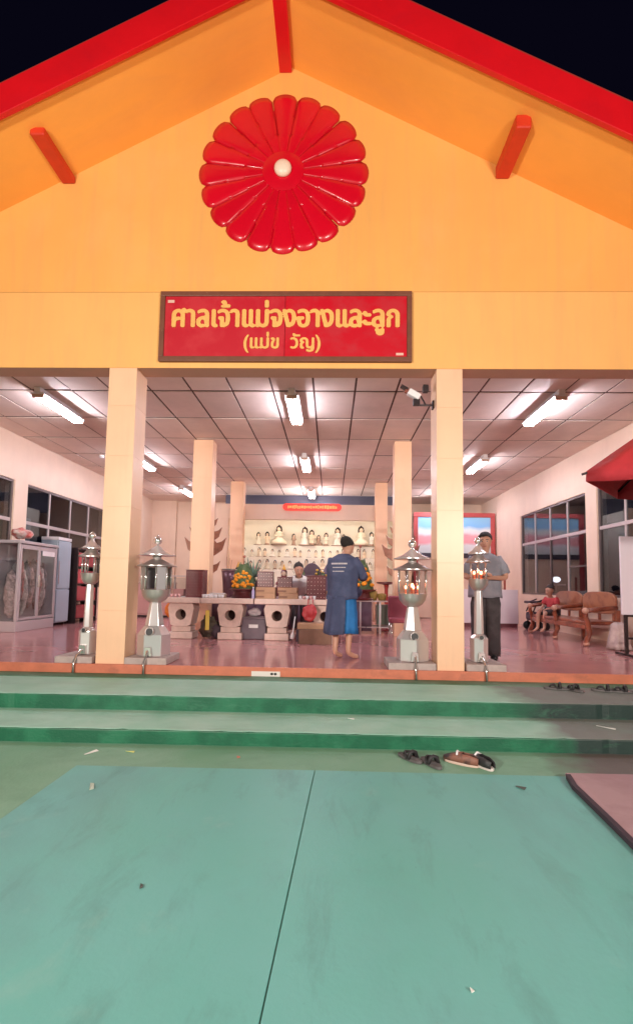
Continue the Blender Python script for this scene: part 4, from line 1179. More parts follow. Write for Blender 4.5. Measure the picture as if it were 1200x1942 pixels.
# lamp added outside to make the bright spot in the right window
ol = thing('added_lamp', 'small white lamp added outside the far right window for a bright spot', 'lamp', (6.5, 7.45, 0))
MB().lathe([(.03, GZ), (.03, 1.11)], 8).build('post', DARKMETAL, ol)
MB().ball((0, 0, 1.22), .095, 14, 10, 1.0, 1.5, .8).build('added_lamp_globe', mat('added_lamp_globe', (1, 1, 1), .5, emit=5, ecol=(.95, .95, 1)), ol, smooth=True)
MB().box(-.1, .1, -.3, .3, 1.06, 1.10).build('added_lamp_shelf', WHITE, ol)

# ------------------------------------------------------------------ red parasol at the right
pa = thing('red_parasol', 'red cloth parasol jutting in from the right above the steps', 'parasol', (4.17, -1.25, GZ))
RC = mat('red_cloth', (0.56, 0.035, 0.05), .7, var=.12, vscale=5, bump=.2, bscale=60)
base_a = math.atan2(-1.0 + 1.25, 3.0 - 4.17)
Zt = 2.1 - GZ; Za = 2.88 - GZ
for k in range(6):
    a0 = base_a + k * PI / 3; a1 = a0 + PI / 3
    vs = []; fs = []
    nu = 6; nv = 6
    for i in range(nu + 1):
        u = i / nu
        for j in range(nv + 1):
            v = j / nv
            p0 = Vector((1.2 * math.cos(a0), 1.2 * math.sin(a0))); p1 = Vector((1.2 * math.cos(a1), 1.2 * math.sin(a1)))
            p = p0.lerp(p1, v) * u
            p *= 1 - .09 * u * math.sin(PI * v)
            z = Za + (Zt - Za) * (u ** 1.15) - .04 * math.sin(PI * v) * u
            vs.append((p.x, p.y, z))
    for j in range(nv + 1):   # valance
        q = vs[nu * (nv + 1) + j]
        vs.append((q[0] * 1.005, q[1] * 1.005, q[2] - .10 - .03 * math.sin(PI * j / nv)))
    for i in range(nu + 1):
        for j in range(nv):
            b = i * (nv + 1) + j
            fs.append((b, b + 1, b + nv + 2, b + nv + 1))
    o = MB().add(vs, fs).build('canopy_panel', RC, pa, smooth=True)
    so = o.modifiers.new('thick', 'SOLIDIFY'); so.thickness = .006
    MB().tube([(0, 0, Za - .03), (1.17 * math.cos(a0), 1.17 * math.sin(a0), Zt - .01)], .009, 6).build('rib', DARKMETAL, pa)
    MB().tube([(1.17 * math.cos(a0), 1.17 * math.sin(a0), Zt - .01), (1.24 * math.cos(a0), 1.24 * math.sin(a0), Zt - .03)], .012, 6).build('rib_tip', DARKMETAL, pa)
MB().lathe([(.02, 0), (.02, Za + .06)], 10).build('pole', DARKMETAL, pa, smooth=True)
MB().lathe([(.26, .0), (.26, .06), (.05, .12), (.04, .2)], 20).build('base', CONC, pa, auto=40)

# ------------------------------------------------------------------ mat on the right of the courtyard
MATE = [(2.165, -2.27), (2.12, -2.45), (2.10, -2.72), (2.08, -2.98), (2.06, -3.2), (2.02, -3.9), (1.9, -6), (1.8, -9)]
mt = MB().prism([(2.165, -2.235), (5.5, -2.2), (5.5, -9)] + [(x + .02, y) for x, y in reversed(MATE)], GZ + .013, GZ + .04).build('rubber_mat', mat('mauve_mat', (.36, .22, .24), .7, c2=(.42, .27, .29), vscale=2.5, bump=.15, bscale=30), bevel=.004)
tag(mt, 'mauve mat with a dark edge lying on the right of the courtyard', 'mat')
MB().prism([(x - .012, y) for x, y in MATE] + [(x + .0195, y) for x, y in reversed(MATE)], GZ + .013, GZ + .044).build('edge_strip', mat('mat_edge', (.05, .03, .045), .7), mt)

# ------------------------------------------------------------------ footwear and litter
def sandal(x, y, z, rz, m, strap, label, group, L=.125, wd=.045, shoe=False):
    t = thing('shoe' if shoe else 'sandal', label, 'shoe' if shoe else 'sandal', (x, y, z), rz, group)
    n_ = 20; poly = []
    for k in range(n_):
        a = 2 * PI * k / n_
        yy = L * math.sin(a)
        w = wd * (1 + .12 * math.sin(a)) * math.copysign(abs(math.cos(a)) ** .75, math.cos(a))
        poly.append((w, yy))
    MB().prism(poly, .001, .022).build('sole', m, t, bevel=.005)
    if not shoe:
        for s in (-1, 1):
            MB().tube([(s * wd * .95, -.01, .015), (s * wd * .7, .02, .05), (0, .055, .045), (0, .07, .02)], .010, 8).build('strap', strap, t, smooth=True)
        MB().tube([(-wd * .95, -.03, .015), (-wd * .6, -.03, .06), (0, -.03, .07), (wd * .6, -.03, .06), (wd * .95, -.03, .015)], .014, 8).build('strap', strap, t, smooth=True)
    else:
        vs = []; fs = []
        prof = [(-1.0, .055, .55), (-.6, .07, .9), (-.1, .07, .95), (.2, .06, .95), (.55, .045, .95), (.85, .03, .75), (.98, .022, .4)]
        nn = 10
        for (u, h, w) in prof:
            for k in range(nn + 1):
                a = PI * k / nn
                vs.append((wd * w * math.cos(a), u * L, .021 + h * math.sin(a) ** .7))
        for i in range(len(prof) - 1):
            for k in range(nn):
                b = i * (nn + 1) + k
                if 0 <= i <= 1 and 3 <= k <= 6: continue
                fs.append((b, b + 1, b + nn + 2, b + nn + 1))
        o = MB().add(vs, fs).build('upper', strap, t, smooth=True)
        so = o.modifiers.new('thick', 'SOLIDIFY'); so.thickness = .005
        MB().tube([(-wd * .75, .02, .07), (0, .03, .088), (wd * .75, .02, .07)], .008, 6).build('lace', WHITE, t, smooth=True)
    return t
SOLE = mat('sandal_sole', (.12, .11, .11), .7, var=.2, vscale=20)
STRAP = mat('sandal_strap', (.025, .022, .025), .6)
sandal(1.15, -1.935, GZ, .55, SOLE, STRAP, 'left grey sandal of the pair at the foot of the steps', 'pair of grey sandals')
sandal(1.29, -2.03, GZ, .35, SOLE, STRAP, 'right grey sandal of the pair at the foot of the steps', 'pair of grey sandals')
sandal(1.515, -2.0, GZ, .95, mat('pale_sole', (.62, .45, .38), .6), mat('shoe_brown', (.24, .10, .07), .6, c2=(.03, .025, .03), vscale=9), 'brown and black shoe with pale sole, left of its pair, below the steps', 'pair of pale soled shoes', .135, .045, True)
sandal(1.645, -2.03, GZ, .45, mat('white_sole', (.66, .58, .55), .6), mat('shoe_black', (.03, .028, .032), .55), 'black shoe with white sole, right of its pair, below the steps', 'pair of pale soled shoes', .13, .045, True)
for (x, y, rz, lab) in ((2.93, -.42, 1.3, 'dark sandal on the top step at the right, first from the left'), (3.08, -.47, .4, 'dark sandal on the top step at the right, second from the left'),
                        (3.40, -.47, 1.2, 'dark sandal on the top step at the right, third from the left'), (3.56, -.50, 1.4, 'dark sandal on the top step at the far right')):
    sandal(x, y, -.103, rz, SOLE, STRAP, lab, 'dark sandals on the top step')

def scrap(x, y, z, rz, w, l, c, label):
    o = MB().add([(-w, -l, 0), (w, -l, .004), (w * .8, l, .0), (-w, l * .9, .008), (-w, -l, .003), (w, -l, .007), (w * .8, l, .003), (-w, l * .9, .011)],
                 [(0, 3, 2, 1), (4, 5, 6, 7), (0, 1, 5, 4), (1, 2, 6, 5), (2, 3, 7, 6), (3, 0, 4, 7)]).build('paper_scrap', mat('scrap_' + c[0], c[1], .7), loc=(x, y, z))
    o.rotation_euler = (0, 0, rz); tag(o, label, 'litter')
WH = ('white', (.75, .74, .7)); YE = ('yellow', (.6, .62, .2)); RD = ('red', (.55, .2, .14))
scrap(-1.27, -1.97, GZ + .001, -.5, .012, .055, WH, 'white paper strip on the ground at the foot of the steps on the left')
scrap(-.99, -1.93, GZ + .001, 1.5, .01, .035, YE, 'pale yellow scrap at the foot of the steps right of the white strip')
scrap(-.14, -1.99, GZ + .001, .2, .012, .014, RD, 'tiny reddish scrap at the foot of the steps near the middle')
scrap(.73, -1.27, -.235, 1.4, .010, .03, WH, 'small white scrap lying on the middle of the lower tread')
scrap(2.92, -1.36, -.235, .9, .009, .075, WH, 'thin white stick lying on the lower tread at the right')
scrap(1.78, -2.45, GZ + .013, .9, .018, .03, ('dark', (.08, .09, .08)), 'small dark leaf on the pale paving below the shoes')
scrap(-.95, -2.62, GZ + .013, .4, .012, .05, ('grass', (.5, .6, .5)), 'thin pale twig on the left of the paving')
scrap(1.0, -4.1, GZ + .013, .2, .005, .006, WH, 'tiny white speck on the paving near the camera')
scrap(-.25, -3.62, GZ + .013, .2, .006, .012, ('dark', (.08, .09, .08)), 'tiny dark speck on the left paving slab')

# white name plate on the orange floor edge
np_ = MB().box(-.165, .165, -.006, 0, -.045, .012).build('edge_plate', mat('plate_white', (.75, .68, .64), .5), loc=(-.195, -.0505, -.052)); tag(np_, 'small white plate fixed to the orange floor edge', 'plate')
MB().ball((.07, -.007, -.015), .014, 10, 6, 1.3, .2, 1).build('printed_mark', BLACK, np_, smooth=True)
MB().ball((.11, -.007, -.015), .014, 10, 6, 1.3, .2, 1).build('printed_mark', BLACK, np_, smooth=True)

# ------------------------------------------------------------------ people
def skin(name, nodes, edges, m, parent, root, level=2):
    """one continuous skinned surface; nodes: {key: (x, y, z, r) or (x, y, z, rx, ry)}"""
    keys = list(nodes)
    me = bpy.data.meshes.new(name)
    me.from_pydata([nodes[k][:3] for k in keys], [(keys.index(a), keys.index(b)) for a, b in edges], [])
    o = bpy.data.objects.new(name, me); col.objects.link(o)
    s = o.modifiers.new('skin', 'SKIN'); s.use_smooth_shade = True; s.branch_smoothing = .4
    if not me.skin_vertices: 
        me.attributes.new if False else None
    lay = me.skin_vertices[0].data if me.skin_vertices else None
    if lay is None:
        import bmesh
        b = bmesh.new(); b.from_mesh(me); b.verts.layers.skin.verify(); b.to_mesh(me); b.free()
        lay = me.skin_vertices[0].data
    roots = root if isinstance(root, (list, tuple)) else [root]
    for i, k in enumerate(keys):
        q = nodes[k]
        lay[i].radius = (q[3], q[4] if len(q) > 4 else q[3])
        lay[i].use_root = k in roots
    ss = o.modifiers.new('sub', 'SUBSURF'); ss.levels = level; ss.render_levels = level
    dg = bpy.context.evaluated_depsgraph_get(); dg.update()
    nm = bpy.data.meshes.new_from_object(o.evaluated_get(dg))
    bpy.data.objects.remove(o)
    nm.name = name; nm.materials.clear(); nm.materials.append(m)
    for p in nm.polygons: p.use_smooth = True
    return mesh_obj(name, nm, parent)

def vec(q): return Vector(q[:3])

def hand(nodes, edges, roots, side, wrist, d, up, tag_):
    """palm and five bent fingers; d = forearm direction, up = back of the hand"""
    d = Vector(d).normalized(); up = Vector(up); up = (up - d * up.dot(d)).normalized(); lat = d.cross(up) * side
    w = vec(nodes[wrist])
    p1 = w + d * .045; p2 = w + d * .085
    nodes[tag_ + 'p1'] = (*p1, .030, .018); nodes[tag_ + 'p2'] = (*p2, .032, .016)
    edges += [(wrist, tag_ + 'p1'), (tag_ + 'p1', tag_ + 'p2')]
    for i, (o, L) in enumerate(((-.027, .070), (-.009, .080), (.009, .075), (.026, .058))):
        r = p2 + lat * o - d * .015
        a = p2 + lat * o * 1.05 + d * .022; b = a + (d * .75 - up * .55).normalized() * L * .45; c = b + (d * .35 - up * .9).normalized() * L * .4
        for j, q in enumerate((r, a, b, c)):
            nodes[f'{tag_}f{i}{j}'] = (*q, .0095 - .001 * j)
            if j: edges.append((f'{tag_}f{i}{j-1}', f'{tag_}f{i}{j}'))
        roots.append(f'{tag_}f{i}0')
    r = p1 - lat * .015; a = p1 - lat * .040 + d * .015 - up * .008; b = a - lat * .010 + d * .030 - up * .012
    for j, q in enumerate((r, a, b)):
        nodes[f'{tag_}t{j}'] = (*q, .011 - .001 * j)
        if j: edges.append((f'{tag_}t{j-1}', f'{tag_}t{j}'))
    roots.append(f'{tag_}t0')

def figure(parent, J, face_dir, hands=True):
    """body mesh from joints J; returns head centre"""
    n = dict(J); e = []
    def ch(*k):
        for a, b in zip(k, k[1:]): e.append((a, b))
    ch('pelvis', 'belly', 'chest', 'neckb', 'neck', 'jaw', 'head', 'crown')
    for s in 'lr':
        ch('chest', s + 'sh', s + 'el', s + 'wr'); ch('pelvis', s + 'hip', s + 'kn', s + 'an', s + 'ball', s + 'toe')
    roots = ['pelvis']
    hd = vec(n['head']); f = Vector(face_dir).normalized(); upv = (vec(n['crown']) - vec(n['jaw'])).normalized()
    side = f.cross(upv).normalized()
    n['nose0'] = (*(hd + f * .055 - upv * .02), .020); n['nose1'] = (*(hd + f * .105 - upv * .036), .0125)
    e.append(('nose0', 'nose1')); roots.append('nose0')
    for i, s in enumerate((-1, 1)):
        n[f'ear{i}a'] = (*(hd + side * s * .070 - upv * .012), .018, .008); n[f'ear{i}b'] = (*(hd + side * s * .088 - f * .012 + upv * .012), .016, .007)
        e.append((f'ear{i}a', f'ear{i}b')); roots.append(f'ear{i}a')
    for s, sg_ in (('l', -1), ('r', 1)):
        d = vec(n[s + 'wr']) - vec(n[s + 'el'])
        hand(n, e, roots, sg_, s + 'wr', d, (0, 0, 1) if abs(d.normalized().z) < .8 else f, s + 'h')
    skin('body', n, e, SKIN, parent, roots)
    for s in (-1, 1):
        ec = hd + f * .082 + side * s * .032 + upv * .004
        MB().ball(ec, .010, 10, 8, 1, 1, .7).build('eye', mat('eye_white', (.42, .36, .33), .3), parent, smooth=True)
        MB().ball(ec + f * .006, .007, 8, 6).build('iris', BLACK, parent, smooth=True)
        MB().tube([ec + f * .006 + upv * .022 - side * .018, ec + f * .012 + upv * .026, ec + f * .004 + upv * .022 + side * .018], .004, 5).build('eyebrow', HAIR, parent)
    MB().tube([hd + f * .078 - upv * .062 - side * .022, hd + f * .088 - upv * .060, hd + f * .078 - upv * .062 + side * .022], .006, 6).build('mouth', mat('lips', (.36, .11, .09), .5), parent, smooth=True)
    return hd, f, upv, side

def hair_cap(parent, hd, f, upv, side, r=.100, back=.020, lift=.028, cut=-.1, name='hair', m=None):
    """close-cropped hair: an upper shell of the skull with an uneven edge"""
    vs = []; fs = []
    nu, nv = 9, 22
    c = hd - f * back + upv * lift
    jit = [random.uniform(-1, 1) for _ in range(nv)]
    for j in range(nu + 1):
        for k in range(nv):
            a = 2 * PI * k / nv
            fr_ = math.cos(a)
            low = cut + (.55 if fr_ > 0 else -.35) * fr_ * 1.0 if fr_ > 0 else cut + .55 * fr_
            top = PI / 2; lo = math.asin(max(-.95, min(.9, low)))
            lo += .10 * jit[k]
            ph = top + (lo - top) * j / nu
            rr = r * (1 + (random.uniform(-.025, .025) if j > 2 else 0))
            vs.append(c + f * rr * 1.04 * math.cos(ph) * math.cos(a) + side * rr * .90 * math.cos(ph) * math.sin(a) + upv * rr * .98 * math.sin(ph))
    for j in range(nu):
        for k in range(nv):
            k2 = (k + 1) % nv
            fs.append((j * nv + k, j * nv + k2, (j + 1) * nv + k2, (j + 1) * nv + k))
    hm = MB().add(vs, fs); hm.merge = True
    o = hm.build(name, m or HAIR, parent, smooth=True)
    so = o.modifiers.new('thick', 'SOLIDIFY'); so.thickness = .012; so.offset = -1
    return o

def cloth(name, rings, m, parent, a0=0, a1=2 * PI, n=40, folds=0, amp=0.0, thick=.008, seed=0):
    """garment lofted through elliptical rings (z, cx, cy, rx, ry); folds deepen towards the hem (first ring)"""
    rnd = random.Random(seed); ph = [rnd.uniform(0, 6) for _ in range(4)]
    full = abs(a1 - a0 - 2 * PI) < 1e-4
    cols_ = n if full else n + 1
    # refine between rings
    R = []
    for i in range(len(rings) - 1):
        for s in range(4):
            t = s / 4
            R.append(tuple(rings[i][q] + (rings[i + 1][q] - rings[i][q]) * t for q in range(5)))
    R.append(rings[-1])
    vs = []; fs = []
    for j, (z, cx, cy, rx, ry) in enumerate(R):
        w = 1 - j / (len(R) - 1)
        for k in range(cols_):
            a = a0 + (a1 - a0) * k / n
            f = 1 + amp * w * (math.sin(folds * a + ph[0] + .8 * w) + .5 * math.sin(folds * 1.7 * a + ph[1])) if folds else 1
            f += .014 * math.sin(5 * a + 9 * z + ph[2]) + .014 * math.sin(3 * a - 31 * z + ph[3]) + .010 * math.sin(7 * a + 47 * z + ph[0])
            vs.append((cx + rx * f * math.cos(a), cy + ry * f * math.sin(a), z + .008 * w * math.sin(4 * a + ph[1])))
    for j in range(len(R) - 1):
        for k in range(n):
            k2 = (k + 1) % cols_ if full else k + 1
            fs.append((j * cols_ + k, j * cols_ + k2, (j + 1) * cols_ + k2, (j + 1) * cols_ + k))
    o = MB().add(vs, fs).build(name, m, parent, smooth=True)
    so = o.modifiers.new('thick', 'SOLIDIFY'); so.thickness = thick; so.offset = 1
    return o

def sleeve(name, pts, r0, r1, m, parent):
    k_ = len(pts)
    rad = [r0 * .62] + [r0 + (r1 - r0) * i / max(k_ - 2, 1) for i in range(k_ - 1)]
    o = MB().tube(pts, rad, 14).build(name, m, parent, smooth=True)
    return o

def stand(h=1.0, **over):
    J = dict(pelvis=(0, 0, .90, .125, .10), belly=(0, .01, 1.03, .12, .095), chest=(0, 0, 1.20, .14, .10), neckb=(0, .0, 1.345, .062), neck=(0, .012, 1.395, .050),
             jaw=(0, .032, 1.448, .070), head=(0, .022, 1.53, .100), crown=(0, .008, 1.60, .082),
             lsh=(-.175, 0, 1.30, .060), rsh=(.175, 0, 1.30, .060), lel=(-.24, -.02, 1.04, .042), rel=(.24, -.02, 1.04, .042), lwr=(-.22, .15, .86, .026), rwr=(.22, .15, .86, .026),
             lhip=(-.09, 0, .84, .090), rhip=(.09, 0, .84, .090), lkn=(-.095, .015, .48, .056), rkn=(.095, .015, .48, .056), lan=(-.095, -.02, .085, .036), ran=(.095, -.02, .085, .036),
             lball=(-.10, .09, .036, .034, .028), rball=(.10, .09, .036, .034, .028), ltoe=(-.105, .155, .026, .028, .018), rtoe=(.105, .155, .026, .028, .018))
    J.update(over)
    return J

# --- man in navy, seen from behind
NAVY = mat('navy_cotton', (.050, .060, .125), .85, c2=(.075, .085, .165), vscale=4, bump=.25, bscale=22)
BLUE = mat('blue_cotton', (.012, .13, .36), .75, c2=(.02, .17, .46), vscale=5, bump=.2, bscale=22)
p1 = thing('person', 'barefoot man in navy shirt and bright blue wrap seen from behind near the entrance', 'person', (.70, .80, 0), math.radians(-28))
J = stand(neck=(.012, .035, 1.385, .050), jaw=(.03, .085, 1.418, .070), head=(.03, .075, 1.50, .100), crown=(.025, .06, 1.57, .084),
          lel=(-.23, .10, 1.06, .042), lwr=(-.08, .30, 1.06, .026), rel=(.245, .10, 1.07, .042), rwr=(.16, .32, 1.08, .026),
          rball=(.135, .08, .036, .034, .028), rtoe=(.165, .14, .026, .028, .018), lan=(-.085, -.05, .085, .036), lball=(-.07, .05, .036, .034, .028), ltoe=(-.06, .12, .026, .028, .018))
hd_ = figure(p1, J, (.18, 1, -.32))
hair_cap(p1, *hd_, r=.104, cut=-.14, lift=.018, back=.010)
cloth('shirt', [(.78, 0, 0, .205, .165), (.95, 0, 0, .195, .150), (1.10, 0, .0, .212, .150), (1.22, 0, .0, .218, .142), (1.305, 0, .0, .195, .112), (1.345, 0, .008, .125, .085), (1.375, 0, .015, .066, .062)], NAVY, p1, seed=3, folds=7, amp=.055)
for s, k in ((-1, 'l'), (1, 'r')):
    sh_, el_, wr_ = vec(J[k + 'sh']), vec(J[k + 'el']), vec(J[k + 'wr'])
    sleeve('sleeve', [sh_ + Vector((-s * .10, 0, -.035)), sh_.lerp(el_, .06) + Vector((-s * .012, 0, -.012)), sh_.lerp(el_, .5), el_.lerp(sh_, .12), el_.lerp(wr_, .25)], .078, .062, NAVY, p1)
cloth('wrap_skirt', [(.335, 0, 0, .200, .165), (.6, 0, 0, .190, .152), (.80, 0, 0, .170, .125), (.88, 0, 0, .150, .105)], BLUE, p1, folds=11, amp=.05, seed=5)
cloth('tunic_tail', [(.325, -.01, -.005, .236, .212), (.6, 0, 0, .222, .190), (.82, 0, 0, .205, .165)], NAVY, p1, a0=math.radians(120), a1=math.radians(302), n=44, folds=11, amp=.035, thick=.01, seed=8)
MB().ball((.155, .05, .875), .085, 14, 10, 1.1, 1.2, .95).build('waist_pouch', mat('dark_navy', (.018, .016, .05), .8, bump=.3, bscale=20), p1, smooth=True)
# rows of white print on the shoulders
for row, (zz, cnt, a_) in enumerate(((1.245, 11, -1.35), (1.195, 9, -1.38), (1.145, 8, -1.40))):
    for q in range(cnt):
        a = -PI / 2 - .42 + .095 * q + (.1 if row else 0)
        rx, ry = .226, .153
        w = .0075 if q % 3 else .009
        M = Matrix.Translation((rx * math.cos(a), ry * math.sin(a) - .004, zz)) @ Matrix.Rotation(math.atan2(ry * math.cos(a), -rx * math.sin(a)), 4, 'Z')
        MB().box(-w, w, -.004, .004, -.010 if row == 0 else -.006, .010 if row == 0 else .005, M).build('print', mat('shirt_print', (.62, .55, .58), .7), p1)

# --- man in grey behind the slender lantern
GREY = mat('grey_cotton', (.26, .26, .31), .85, c2=(.32, .31, .36), vscale=4, bump=.2, bscale=22)
TROU = mat('charcoal_trousers', (.055, .045, .05), .85, c2=(.085, .07, .075), vscale=5, bump=.2, bscale=20)
p2 = thing('person', 'black haired man in grey shirt standing with folded arms behind the slender right lantern', 'person', (2.63, .98, 0), math.radians(168))
J = stand(lel=(-.27, .06, 1.05, .042), lwr=(-.06, .22, 1.05, .027), rel=(.27, .06, 1.05, .042), rwr=(.07, .25, 1.09, .027))
hd_ = figure(p2, J, (.15, 1, -.15))
hair_cap(p2, *hd_, r=.108, cut=.0, lift=.026, back=.016)
cloth('shirt', [(.80, 0, 0, .215, .160), (.98, 0, 0, .205, .148), (1.12, 0, 0, .215, .148), (1.23, 0, 0, .222, .142), (1.305, 0, 0, .200, .112), (1.345, 0, .008, .125, .085), (1.37, 0, .015, .07, .065)], GREY, p2, seed=13, folds=7, amp=.05)
for s, k in ((-1, 'l'), (1, 'r')):
    sh_, el_ = vec(J[k + 'sh']), vec(J[k + 'el'])
    sleeve('sleeve', [sh_ + Vector((-s * .10, 0, -.035)), sh_.lerp(el_, .06) + Vector((-s * .012, 0, -.012)), sh_.lerp(el_, .45), sh_.lerp(el_, .8)], .080, .074, GREY, p2)
    hx_ = .095 * s
    cloth('trouser_leg', [(.05, hx_ * 1.05, -.01, .085, .095), (.45, hx_, .01, .088, .098), (.72, hx_ * .95, 0, .102, .112), (.84, hx_ * .75, 0, .095, .105)], TROU, p2, seed=20 + s, folds=4, amp=.04)
cloth('trouser_seat', [(.80, 0, 0, .165, .118), (.92, 0, 0, .150, .105)], TROU, p2, seed=22)
for s in (-1, 1):
    MB().ball((.1 * s, .06, .035), .05, 12, 8, 1, 2.4, .8).build('shoe', BLACK, p2, smooth=True)
p2.scale = (.98, 1.0, 1.04)

# --- man in white leaning over the table
WSH = mat('white_cotton', (.70, .66, .68), .85, c2=(.76, .72, .74), vscale=4, bump=.2, bscale=22)
p3 = thing('person', 'dark haired man in white shirt leaning over the stone table behind the cardboard', 'person', (-.06, 3.62, 0), math.radians(180))
J = stand(pelvis=(0, -.16, .80, .125, .10), belly=(0, -.10, .92, .12, .095), chest=(0, .03, 1.02, .135, .10), neckb=(-.0, .12, 1.11, .060), neck=(.0, .155, 1.15, .050),
          jaw=(.0, .20, 1.17, .070), head=(.0, .20, 1.25, .100), crown=(.0, .185, 1.32, .082), lsh=(-.16, .08, 1.08, .060), rsh=(.16, .08, 1.08, .060),
          lel=(-.30, .14, .90, .042), lwr=(-.44, .36, .765, .027), rel=(.27, .10, .90, .042), rwr=(.25, .32, .765, .027),
          lhip=(-.09, -.16, .76, .090), rhip=(.09, -.16, .76, .090), lkn=(-.095, -.06, .44, .056), rkn=(.095, -.06, .44, .056), lan=(-.095, -.14, .085, .036), ran=(.095, -.14, .085, .036),
          lball=(-.10, -.03, .036, .034, .028), rball=(.10, -.03, .036, .034, .028), ltoe=(-.105, .035, .026, .028, .018), rtoe=(.105, .035, .026, .028, .018))
hd_ = figure(p3, J, (-.25, 1, -.45))
hair_cap(p3, *hd_, r=.108, cut=.0, lift=.024, back=.016)
def shirt_skin(J, m, parent, sl=.75, add=.022):
    n = {k: (*J[k][:3], J[k][3] + add, (J[k][4] if len(J[k]) > 4 else J[k][3]) + add) for k in ('pelvis', 'belly', 'chest', 'lsh', 'rsh')}
    for s in 'lr':
        q = vec(J[s + 'sh']).lerp(vec(J[s + 'el']), sl); n[s + 'up'] = (*q, .066)
    nb_ = vec(J['chest']).lerp(vec(J['neckb']), .72); n['nb'] = (*nb_, .075)
    skin('shirt', n, [('pelvis', 'belly'), ('belly', 'chest'), ('chest', 'nb'), ('chest', 'lsh'), ('chest', 'rsh'), ('lsh', 'lup'), ('rsh', 'rup')], m, parent, 'pelvis')
def trouser_skin(J, m, parent, low='an', add=.02):
    n = {k: (*J[k][:3], J[k][3] + add) for k in ('pelvis', 'lhip', 'rhip', 'lkn', 'rkn')}
    for s in 'lr':
        q = vec(J[s + 'kn']).lerp(vec(J[s + 'an']), .9); n[s + 'cu'] = (*q, .055)
    skin('trousers', n, [('pelvis', 'lhip'), ('pelvis', 'rhip'), ('lhip', 'lkn'), ('rhip', 'rkn'), ('lkn', 'lcu'), ('rkn', 'rcu')], m, parent, 'pelvis')
o = cloth('shirt', [(-.08, 0, 0, .185, .145), (.10, 0, 0, .18, .135), (.27, 0, 0, .205, .13), (.36, 0, 0, .19, .105), (.405, 0, .0, .11, .08), (.435, 0, .0, .068, .062)], WSH, p3, seed=31, folds=5, amp=.03)
o.location = (0, -.16, .80); o.rotation_euler = (-.735, 0, 0)
for s, k in ((-1, 'l'), (1, 'r')):
    sh_, el_, wr_ = vec(J[k + 'sh']), vec(J[k + 'el']), vec(J[k + 'wr'])
    sleeve('sleeve', [sh_ + Vector((-s * .09, -.02, -.02)), sh_.lerp(el_, .08), sh_.lerp(el_, .55), el_.lerp(sh_, .1), el_.lerp(wr_, .35)], .072, .056, WSH, p3)
trouser_skin(J, TROU, p3)

# --- child in red on the bench
RSH = mat('red_cotton', (.50, .055, .065), .85, c2=(.58, .08, .09), vscale=5, bump=.2, bscale=22)
p4 = thing('person', 'dark haired child in red shirt sitting at the far end of the carved bench', 'person', (5.14, 4.72, 0), math.radians(118))
J = dict(pelvis=(0, -.05, .50, .10, .085), belly=(0, -.04, .60, .095, .08), chest=(0, -.02, .70, .105, .085), neckb=(0, 0, .79, .045), neck=(0, .015, .825, .040), jaw=(0, .04, .86, .064), head=(0, .035, .935, .092), crown=(0, .02, .995, .076),
         lsh=(-.125, -.02, .765, .045), rsh=(.125, -.02, .765, .045), lel=(-.17, .02, .60, .032), rel=(.17, .02, .60, .032), lwr=(-.10, .16, .56, .021), rwr=(.10, .16, .56, .021),
         lhip=(-.07, -.02, .49, .070), rhip=(.07, -.02, .49, .070), lkn=(-.08, .28, .48, .046), rkn=(.08, .28, .48, .046), lan=(-.08, .30, .16, .030), ran=(.08, .30, .16, .030),
         lball=(-.085, .38, .11, .028, .022), rball=(.085, .38, .11, .028, .022), ltoe=(-.09, .43, .10, .022, .015), rtoe=(.09, .43, .10, .022, .015))
hd_ = figure(p4, J, (0, 1, -.3))
hair_cap(p4, *hd_, r=.102, cut=.08, lift=.022, back=.014)
shirt_skin(J, RSH, p4, .8, .018)
n = {k: (*J[k][:3], J[k][3] + .016) for k in ('pelvis', 'lhip', 'rhip', 'lkn', 'rkn')}
skin('shorts', n, [('pelvis', 'lhip'), ('pelvis', 'rhip'), ('lhip', 'lkn'), ('rhip', 'rkn')], TROU, p4, 'pelvis')


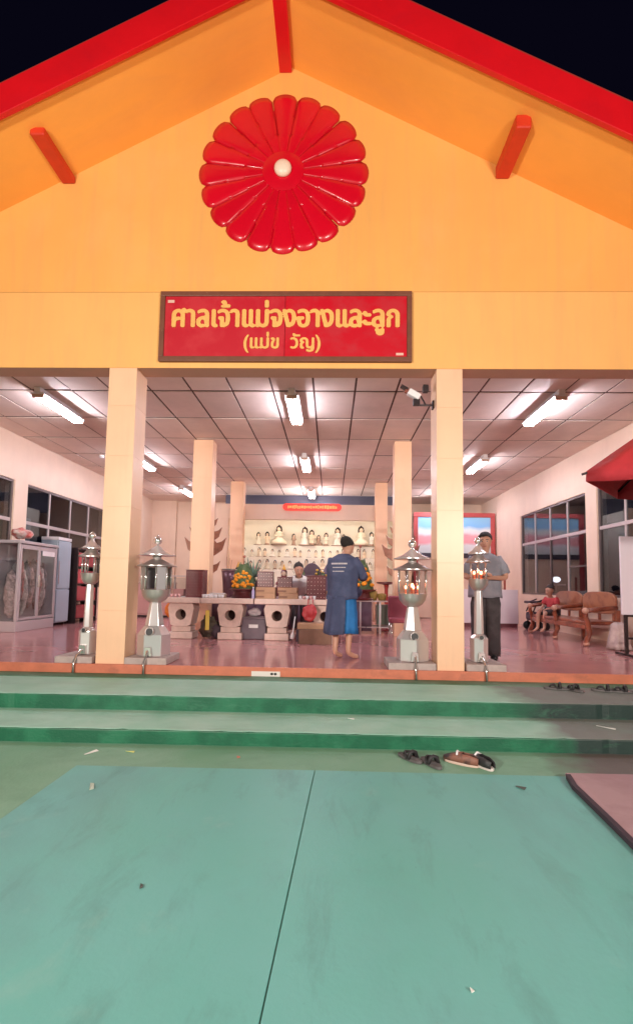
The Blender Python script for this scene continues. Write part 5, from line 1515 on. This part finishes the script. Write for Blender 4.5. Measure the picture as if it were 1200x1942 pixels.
# ------------------------------------------------------------------ small offerings crowding the tables
def cup(x, y, z, c, label, group, r=.028, h=.06):
    o = MB().lathe([(r * .7, 0), (r * .95, h * .3), (r, h), (r * .85, h), (r * .8, h * .35)], 12).build('offering_cup', c, smooth=True, loc=(x, y, z))
    tag(o, label, 'cup', group)
for i in range(7):
    cup(-1.66 + .055 * i + random.uniform(-.01, .01), 2.72 + random.uniform(0, .03), TT, WHITE, 'small white cup in the row at the front of the marigold table', 'white cups on the marigold table')
for i in range(5):
    cup(-2.36 + .07 * i, 2.74, TT, mat('pink_cup', (.66, .36, .36), .4), 'small pink cup in front of the glass box', 'pink cups in front of the glass box')
for i in range(5):
    cup(.02 + .06 * i, 2.72 + random.uniform(0, .02), TT, MATS['pink_cup'] if i % 2 else WHITE, 'small cup on the long stone table below the hand of the man in white', 'cups below the man in white')
def flower_vase(x, y, z, c, fc, label, h=.26, n=26):
    t = thing('flower_vase', label, 'vase', (x, y, z), 0, 'flower vases on the back altar table')
    MB().lathe([(.05, 0), (.08, h * .3), (.06, h * .75), (.045, h * .85), (.06, h)], 14).build('vase', c, t, smooth=True)
    for k in range(n):
        a = random.uniform(0, 2 * PI); r = random.uniform(.02, .16); zz = h + random.uniform(.08, .34)
        st = MB().tube([(0, 0, h - .03), (r * .5 * math.cos(a), r * .5 * math.sin(a), h + (zz - h) * .6), (r * math.cos(a), r * math.sin(a), zz)], .004, 4).build('stem', LEAF, t)
        if k % 3:
            MB().ball((r * math.cos(a), r * math.sin(a), zz), random.uniform(.022, .04), 7, 5, 1, 1, .7).build('blossom', fc, t, smooth=True)
        else:
            M = Matrix.Translation((r * math.cos(a), r * math.sin(a), zz - .03)) @ Euler((random.uniform(-.8, .8), random.uniform(-.8, .8), a)).to_matrix().to_4x4()
            MB().prism([(-.005, -.05), (.005, -.05), (.025, 0), (0, .08), (-.025, 0)], -.002, .002, 'y', M).build('leaf', LEAF, t)
PINKF = mat('pink_blossom', (.70, .26, .34), .7, rand=.2); WHF = mat('white_blossom', (.78, .72, .62), .7, rand=.1); YEF = mat('yellow_blossom', (.78, .50, .08), .7, rand=.15)
for (x, c, fc, lab) in ((-1.02, ('vase_brown', (.22, .10, .07)), PINKF, 'brown vase of pink flowers on the back altar table'), (-.14, ('vase_white', (.6, .55, .5)), WHF, 'white vase of pale flowers on the back altar table'),
                        (.30, ('vase_gold', (.5, .26, .06)), YEF, 'gold vase of yellow flowers on the back altar table'), (.95, ('vase_red', (.35, .06, .05)), PINKF, 'red vase of pink flowers on the back altar table beside the man in navy')):
    flower_vase(x, 4.55, .721, mat(c[0], c[1], .3), fc, lab)
for i, x in enumerate((-.80, -.66, .52, .66)):
    o = MB().lathe([(.05, 0), (.07, .04), (.075, .12), (.06, .13), (.055, .06)], 12).build('incense_pot', mat('pot_brass', (.50, .28, .08), .3, metal=.8), smooth=True, loc=(x, 4.42, .721))
    tag(o, ['brass incense pot left of the maroon statue', 'brass incense pot touching the maroon statue', 'brass incense pot right of the yellow flowers', 'brass incense pot behind the man in navy'][i], 'pot')
    for q in range(4):
        MB().tube([(random.uniform(-.03, .03), random.uniform(-.03, .03), .1), (random.uniform(-.05, .05), random.uniform(-.04, .04), .36)], .003, 4).build('incense_stick', MATS['incense'], o)

cs = thing('covered_stool', 'pale cloth draped over a low stool beside the white board', 'stool', (5.2, 2.4, 0))
cloth('drape', [(.015, 0, 0, .16, .17), (.25, 0, 0, .12, .13), (.40, 0, 0, .10, .11), (.43, 0, 0, .06, .07), (.435, 0, 0, .001, .001)], mat('pale_drape', (.40, .29, .28), .8, c2=(.5, .38, .36), vscale=7, bump=.3, bscale=25), cs, folds=9, amp=.13, seed=41)
for a in range(4):
    MB().lathe([(.015, 0), (.015, .40)], 6, (.07 * math.cos(a * PI / 2 + .8), .07 * math.sin(a * PI / 2 + .8), 0)).build('leg', WOOD, cs)
